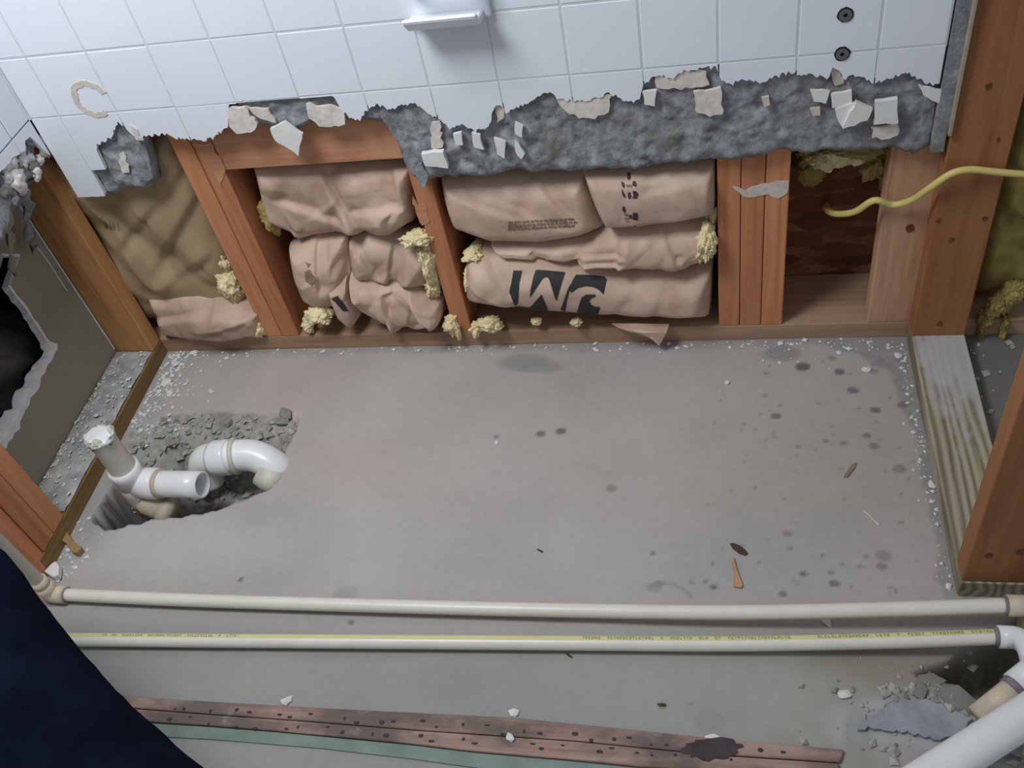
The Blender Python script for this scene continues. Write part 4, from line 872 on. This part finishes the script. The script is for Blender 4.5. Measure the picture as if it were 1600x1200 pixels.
# ---- thick white pipe, lower right, and the beige stub beneath it
pv = empty('plastic_pipe', tuple(F(1560, 1130)), 'thick white plastic pipe slanting out of the lower right corner', 'pipe')
a = Vector(F(1612, 1112, .07)); b_ = Vector(F(1440, 1222, .09)); d = (b_ - a).normalized()
hollow('tube', [a - d * .12, a, b_, b_ + d * .25], .0242, .020, M['pvc'], pv, 28)
bp_ = empty('capped_stub', tuple(F(1540, 1095)), 'short beige pipe stub with a purple-primed collar beside the rubble', 'pipe')
a = Vector(F(1600, 1066, .03)); b_ = Vector(F(1530, 1122, .015)); d = (b_ - a).normalized()
pipe('tube', [a, b_], .018, M['cpvc_fit'], bp_, 20); pipe('collar', [a - d * .03, a + d * .012], .0225, M['pvc'], bp_, 20); pipe('primer_band', [a + d * .012, a + d * .022], .0200, M['primer'], bp_, 20)

# ================================================================== TACK STRIPS, BACKING
def floor_board(name, poly, z0, z1, mat, label, cat, kind=None, group=None):
    P = [F(*q) for q in poly]; o = prism(name, [(q[0], q[1]) for q in P], 2, z0, z1, mat); return props(o, label, cat, group, kind)
tk = empty('tack_strip', tuple(F(700, 1130)), 'red-brown nailed wooden strip along the front of the slab, upper of two', 'wood strip')
def board(root, poly, z0, z1, mat, name='strip'):
    P = [F(*q) for q in poly]; return prism(name, [(q[0], q[1]) for q in P], 2, z0, z1, mat, root, .0012)
board(tk, [(130, 1082), (245, 1094), (420, 1104), (560, 1112), (800, 1124), (960, 1140), (1110, 1156), (1318, 1174), (1312, 1194), (1100, 1180), (1060, 1176), (900, 1160), (770, 1151), (640, 1142), (470, 1128), (330, 1118), (125, 1102)], .0005, .007, M['tack'])
tk2 = empty('tack_strip', tuple(F(600, 1150)), 'red-brown nailed wooden strip along the front of the slab, lower of two', 'wood strip')
board(tk2, [(124, 1103.5), (330, 1119.5), (470, 1129.5), (640, 1143.5), (770, 1152.5), (900, 1161.5), (1060, 1177.5), (1100, 1181.5), (1311, 1196), (1306, 1218), (1000, 1200), (900, 1190), (740, 1176), (640, 1164), (430, 1144), (330, 1136), (120, 1122)], .0005, .007, M['tack'])
nm = bpy.data.meshes.new('nail_head'); bm = bmesh.new(); bmesh.ops.create_cone(bm, cap_ends=True, segments=8, radius1=.0028, radius2=.0022, depth=.0016); bm.to_mesh(nm); bm.free(); nm.materials.append(M['tar'])
rn = random.Random(6)
for root, base, n in ((tk, lambda t: (250 + 980 * t, 1103 + 75 * t ** 1.12), 30), (tk2, lambda t: (250 + 900 * t, 1123 + 66 * t ** 1.1), 26)):
    for k in range(n):
        t = (k + .5) / n; px, py = base(t); p = F(px + rn.uniform(-12, 12), py + rn.uniform(-6, 6), .0075); o = link('nail_head', nm, None, root); o.location = p; o.scale = (rn.uniform(.6, 1.9), rn.uniform(.5, 1.2), .6)
vb = prism('vinyl_backing', [(q[0], q[1]) for q in [F(*q) for q in [(118, 1124), (330, 1137.5), (430, 1145.5), (640, 1165.5), (740, 1177.5), (900, 1192), (1000, 1203), (1000, 1225), (900, 1218), (740, 1200), (640, 1186), (500, 1170), (330, 1156), (110, 1144)]]], 2, .0003, .003, M['vinyl']); props(vb, 'thin teal strip of old flooring backing below the nailed strips', 'flooring')
def blotpoly(px, py, rx, ry, n=26, seed=0, jag=.25):
    r = random.Random(seed); return [(px + rx * math.cos(2 * math.pi * k / n) * (1 + r.uniform(-jag, jag)), py + ry * math.sin(2 * math.pi * k / n) * (1 + r.uniform(-jag, jag))) for k in range(n)]
floor_board('tar_blot', blotpoly(1112, 1174, 44, 17, 30, 3, .22), .0071, .0082, M['tar'], 'dark purple-brown tar blot on the nailed strips', 'stain')
floor_board('plaster_chip', blotpoly(1114, 1154, 11, 5, 9, 5), .0005, .006, M['chip'], 'white chip touching the dark tar blot', 'plaster chip')

# ================================================================== LOOSE BITS ON THE SLAB
def bit(name, poly, h, mat, label, cat, group=None, z=.0004, jag=0):
    P = [F(*q) for q in poly]; Q = []
    for i in range(len(P)):
        a = P[i]; b = P[(i + 1) % len(P)]; n = max(1, int(np.linalg.norm(b - a) / .006)) if jag else 1
        for k in range(n): q = a + (b - a) * k / n; Q.append((q[0] + random.uniform(-jag, jag), q[1] + random.uniform(-jag, jag)))
    o = prism(name, Q, 2, z, z + h, mat, None, min(.0008, h * .3) if not jag else 0); return props(o, label, cat, group)
bit('dry_leaf', [(1140, 850), (1146, 849), (1156, 853), (1164, 859), (1169, 866), (1164, 869), (1154, 865), (1145, 858)], .0018, M['leaf'], 'narrow dark dried leaf lying on the slab above the orange splinter', 'leaf')
bit('wood_splinter', [(1143, 874), (1147, 873), (1152, 892), (1161, 916), (1158, 920), (1146, 918), (1148, 900)], .004, M['splinter'], 'orange wedge-shaped wood splinter below the dark leaf', 'wood splinter')
bit('wood_stick', [(1318, 746), (1331, 726), (1338, 724), (1336, 731), (1324, 747)], .003, M['stick'], 'short dull brown stick on the slab near the right plate', 'stick')
bit('straw', [(1349, 799), (1351, 798), (1373, 819), (1374, 822), (1371, 821)], .0015, M['ring'], 'thin pale straw on the slab near the right plate', 'straw')
bit('wood_fleck', [(838, 858), (841, 858), (849, 862), (848, 864), (843, 862)], .0015, M['leaf'], 'tiny dark sliver in the middle of the slab', 'wood fleck')
bit('wood_fleck', [(1026, 1100), (1034, 1099), (1041, 1101), (1040, 1104), (1030, 1104)], .0015, M['leaf'], 'tiny dark sliver in front of the nearer water pipe', 'wood fleck')
bit('wood_fleck', [(884, 1022), (887, 1021), (895, 1027), (894, 1029), (888, 1026)], .0015, M['leaf'], 'tiny dark sliver right under the printed water pipe', 'wood fleck')
bit('tile_chip', [(76, 900), (86, 889), (93, 884), (99, 891), (98, 906), (90, 909)], .012, M['shard'], 'white triangular tile chip beside the left pipe elbow', 'tile chip', None, .004)
bit('wood_splinter', [(96, 822), (104, 828), (112, 842), (124, 854), (134, 862), (126, 871), (116, 866), (104, 850), (98, 838)], .012, M['sole_left'], 'torn brown wood splinter at the end of the left plate', 'wood splinter', None, .002, .0015)
cm = [rock_mesh('chip_mesh', 50 + s_, 1, .35) for s_ in range(6)]
for m_ in cm: m_.materials.append(M['chip'])
rc = random.Random(12)
for px, py, s_, label in [(1219, 537, .007, 'white plaster chip at the back plate above the dark corner drips'), (1136, 598, .007, 'lone white plaster chip left of the dark drips'), (1353, 578, .007, 'white plaster chip right of the darkest floor drips'), (1404, 556, .007, 'white plaster chip in the far right corner of the slab'),
        (1456, 760, .008, 'white plaster chip halfway along the right plate'), (1482, 917, .006, 'white plaster chip at the foot of the near right stud'), (330, 612, .009, 'white plaster chip on the slab behind the drain hole'), (262, 598, .012, 'largest white plaster chip beside the left plate'),
        (305, 552, .011, 'white plaster chip against the back plate at the left corner'), (275, 570, .010, 'white plaster chip between the left plate and the corner flap'), (449, 1096, .010, 'flat white chip on the upper edge of the nailed strips'), (804, 1114, .008, 'small white chip just above the nailed strips at mid floor'),
        (1320, 1085, .009, 'small white chip left of the rubble pit'), (1290, 970, .008, 'white chip lying between the two water pipes'), (776, 692, .005, 'tiny white chip near the centre of the slab'), (798, 1156, .008, 'white chip lying on the seam between the nailed strips')]:
    p = F(px, py); o = link('plaster_chip', cm[rc.randrange(6)], None); z = floor_z(p[0], p[1]) + (.0072 if py in (1156,) else 0)
    o.location = (p[0], p[1], z + s_ * .28); o.scale = (s_ * rc.uniform(.8, 1.4), s_ * rc.uniform(.6, 1), s_ * .4); o.rotation_euler = (0, 0, rc.uniform(0, 6.28)); props(o, label, 'plaster chip')
# grey dust and fallen plaster on the left plate and beside it
o = dust_layer('plaster_dust', -.087, -.003, -.455, -.040, .0386, M['dust'], None, .006, 120, lambda X, Y: .55 + .25 * sm(-.03, -.08, X), .004); props(o, 'grey-white plaster dust heaped on the left plate', 'dust', kind='stuff')
def crumbs(name, spots, label, mat, seed, smin, smax):
    r = random.Random(seed); ico = rock_mesh('tmp', 3, 1, .0); base = [v.co.copy() for v in ico.vertices]; fcs = [tuple(p.vertices) for p in ico.polygons]; V = []; Fc = []
    for (x, y, z) in spots:
        s_ = smin + (smax - smin) * r.random() ** 2.5; n0 = len(V); a = r.uniform(0, 6.28); ca_, sa_ = math.cos(a), math.sin(a); sx, sy, sz = s_ * r.uniform(.7, 1.4), s_ * r.uniform(.6, 1.1), s_ * r.uniform(.4, .8)
        for q in OCT:
            k = 1 + r.uniform(-.3, .3); X, Y = q[0] * sx * k, q[1] * sy * k; V.append((x + X * ca_ - Y * sa_, y + X * sa_ + Y * ca_, z + sz * .5 + q[2] * sz * k))
        Fc += [tuple(n0 + i for i in f) for f in OCF]
    o = mesh(name, V, Fc, mat); return props(o, label, 'debris', kind='stuff')
OCT = [(1, 0, 0), (0, 1, 0), (-1, 0, 0), (0, -1, 0), (0, 0, 1), (0, 0, -1)]; OCF = [(0, 1, 4), (1, 2, 4), (2, 3, 4), (3, 0, 4), (1, 0, 5), (2, 1, 5), (3, 2, 5), (0, 3, 5)]
r = random.Random(21); S = []
for i in range(230): S.append((r.uniform(-.085, -.004), r.uniform(-.45, -.042), .042 + r.uniform(0, .004)))
for i in range(160): S.append((-.084 + abs(r.gauss(0, .012)), r.uniform(-.45, -.05), .044))
crumbs('plaster_crumbs', S, 'fine pale plaster crumbs lying on the left plate', M['chip'], 1, .0012, .0055)
S = []
for i in range(150):
    x = abs(r.gauss(.0, .035)) + .005; y = -r.uniform(.01, .26); S.append((x, y, floor_z(x, y)))
for i in range(260):
    x = abs(r.gauss(.0, .05)) + .004; y = -r.uniform(.003, .22); S.append((x, y, floor_z(x, y)))
for i in range(170):
    x = r.uniform(.03, 1.5); y = -abs(r.gauss(.004, .010)) - .003; S.append((x, y, floor_z(x, y)))
for i in range(120):
    y = -r.uniform(.02, .53); x = W - .004 - abs(r.gauss(0, .010)); S.append((x, y, floor_z(x, y)))
for i in range(60):
    x = r.uniform(1.2, 1.5); y = -abs(r.gauss(.0, .03)) - .004; S.append((x, y, floor_z(x, y)))
for i in range(60):
    x = abs(r.gauss(.02, .03)) + .003; y = -r.uniform(.44, .58); S.append((x, y, floor_z(x, y)))
crumbs('slab_crumbs', S, 'fine white crumbs scattered on the slab along the plates', M['chip'], 2, .0010, .0062)
S = []
for i in range(330):
    x = r.gauss(1.50, .075); y = r.gauss(-.73, .05)
    if x < 1.72 and y > -.9: S.append((x, y, floor_z(x, y)))
for i in range(150):
    x = r.uniform(1.62, 1.95); y = r.uniform(-.5, -.01); S.append((x, y, floor_z(x, y)))
crumbs('rubble_crumbs', S, 'pale broken mortar crumbs around the pit at lower right', M['rubble'], 3, .002, .010)
S = []
hx = np.array([r.uniform(0, .40) for _ in range(2600)]); hy = np.array([r.uniform(-.45, -.15) for _ in range(2600)]); hz, hs, _ = hgt(hx, hy)
for x, y, z, d_ in zip(hx, hy, hz, hs):
    if d_ > .006 and -.10 < z < -.004 and len(S) < 700: S.append((x, y, z))
crumbs('hole_gravel', S, 'fine grey gravel on the floor of the drain hole', M['rubble'], 4, .0018, .012)
for i, (px, py, sx, sy, label) in enumerate([(1452, 1062, .02, .012, 'flat pale mortar chunk at the far edge of the pit'), (1436, 1082, .016, .010, 'flat pale mortar chunk just left of the pit'), (1500, 1094, .03, .018, 'large flat mortar chunk between the pit and the beige stub'), (1514, 1076, .010, .008, 'small mortar chunk above the beige pipe stub'),
        (1580, 1166, .022, .012, 'pale mortar chunk in the corner under the slanting pipe'), (1556, 1180, .016, .010, 'smaller mortar chunk left of the corner one under the slanting pipe')]):
    p = F(px, py); o = link('mortar_chunk', gm[i % 6], None); o.location = (p[0], p[1], floor_z(p[0], p[1]) + .003); o.scale = (sx, sy, .007); o.rotation_euler = (0, 0, i * 1.3); props(o, label, 'mortar')
bit('mortar_slab', [(1340, 1140), (1372, 1112), (1412, 1096), (1446, 1094), (1480, 1112), (1520, 1128), (1500, 1150), (1466, 1158), (1410, 1146), (1376, 1142)], .006, plain('blue_grey_mortar', rgb(150, 154, 158), .9, .1, .2, 30, .8), 'flat blue-grey mortar slab beside the slanting white pipe', 'mortar', None, .001, .003)

# ================================================================== PERSON (crouching, only a trouser leg in view)
def person():
    me = bpy.data.meshes.new('person')
    V = [(.80, -1.26, .36), (.76, -1.18, .38), (.505, -1.045, .425), (.275, -.86, .45), (.13, -.75, .445), (.13, -.82, .30), (.20, -.98, .12), (.20, -.99, .06),   # hips, near thigh, knee, shin, ankle
         (.82, -1.36, .36), (.62, -1.42, .22), (.44, -1.45, .08), (.60, -1.52, .07), (.80, -1.58, .07),                                                # other leg kneeling
         (.86, -1.33, .50), (.12, -.955, .035), (.90, -1.61, .05)]
    E = [(0, 1), (1, 2), (2, 3), (3, 4), (4, 5), (5, 6), (6, 7), (0, 8), (8, 9), (9, 10), (10, 11), (11, 12), (0, 13), (7, 14), (12, 15)]
    R = [.13, .115, .100, .088, .078, .070, .060, .056, .115, .095, .072, .066, .055, .13, .045, .045]
    me.from_pydata(V, E, []); o = link('person', me, M['jeans'])
    o.modifiers.new('skin', 'SKIN')
    if not me.skin_vertices: return o
    for i, rr_ in enumerate(R): me.skin_vertices[0].data[i].radius = (rr_, rr_); me.skin_vertices[0].data[i].use_root = (i == 0)
    o.modifiers['skin'].use_smooth_shade = True
    s2 = o.modifiers.new('sub', 'SUBSURF'); s2.levels = 3; s2.render_levels = 3
    tx_ = bpy.data.textures.new('folds', 'CLOUDS'); tx_.noise_scale = .09; dm = o.modifiers.new('folds', 'DISPLACE'); dm.texture = tx_; dm.strength = .018; dm.mid_level = .5
    return o
props(person(), 'crouching person in dark navy trousers, one thigh showing at lower left', 'person')
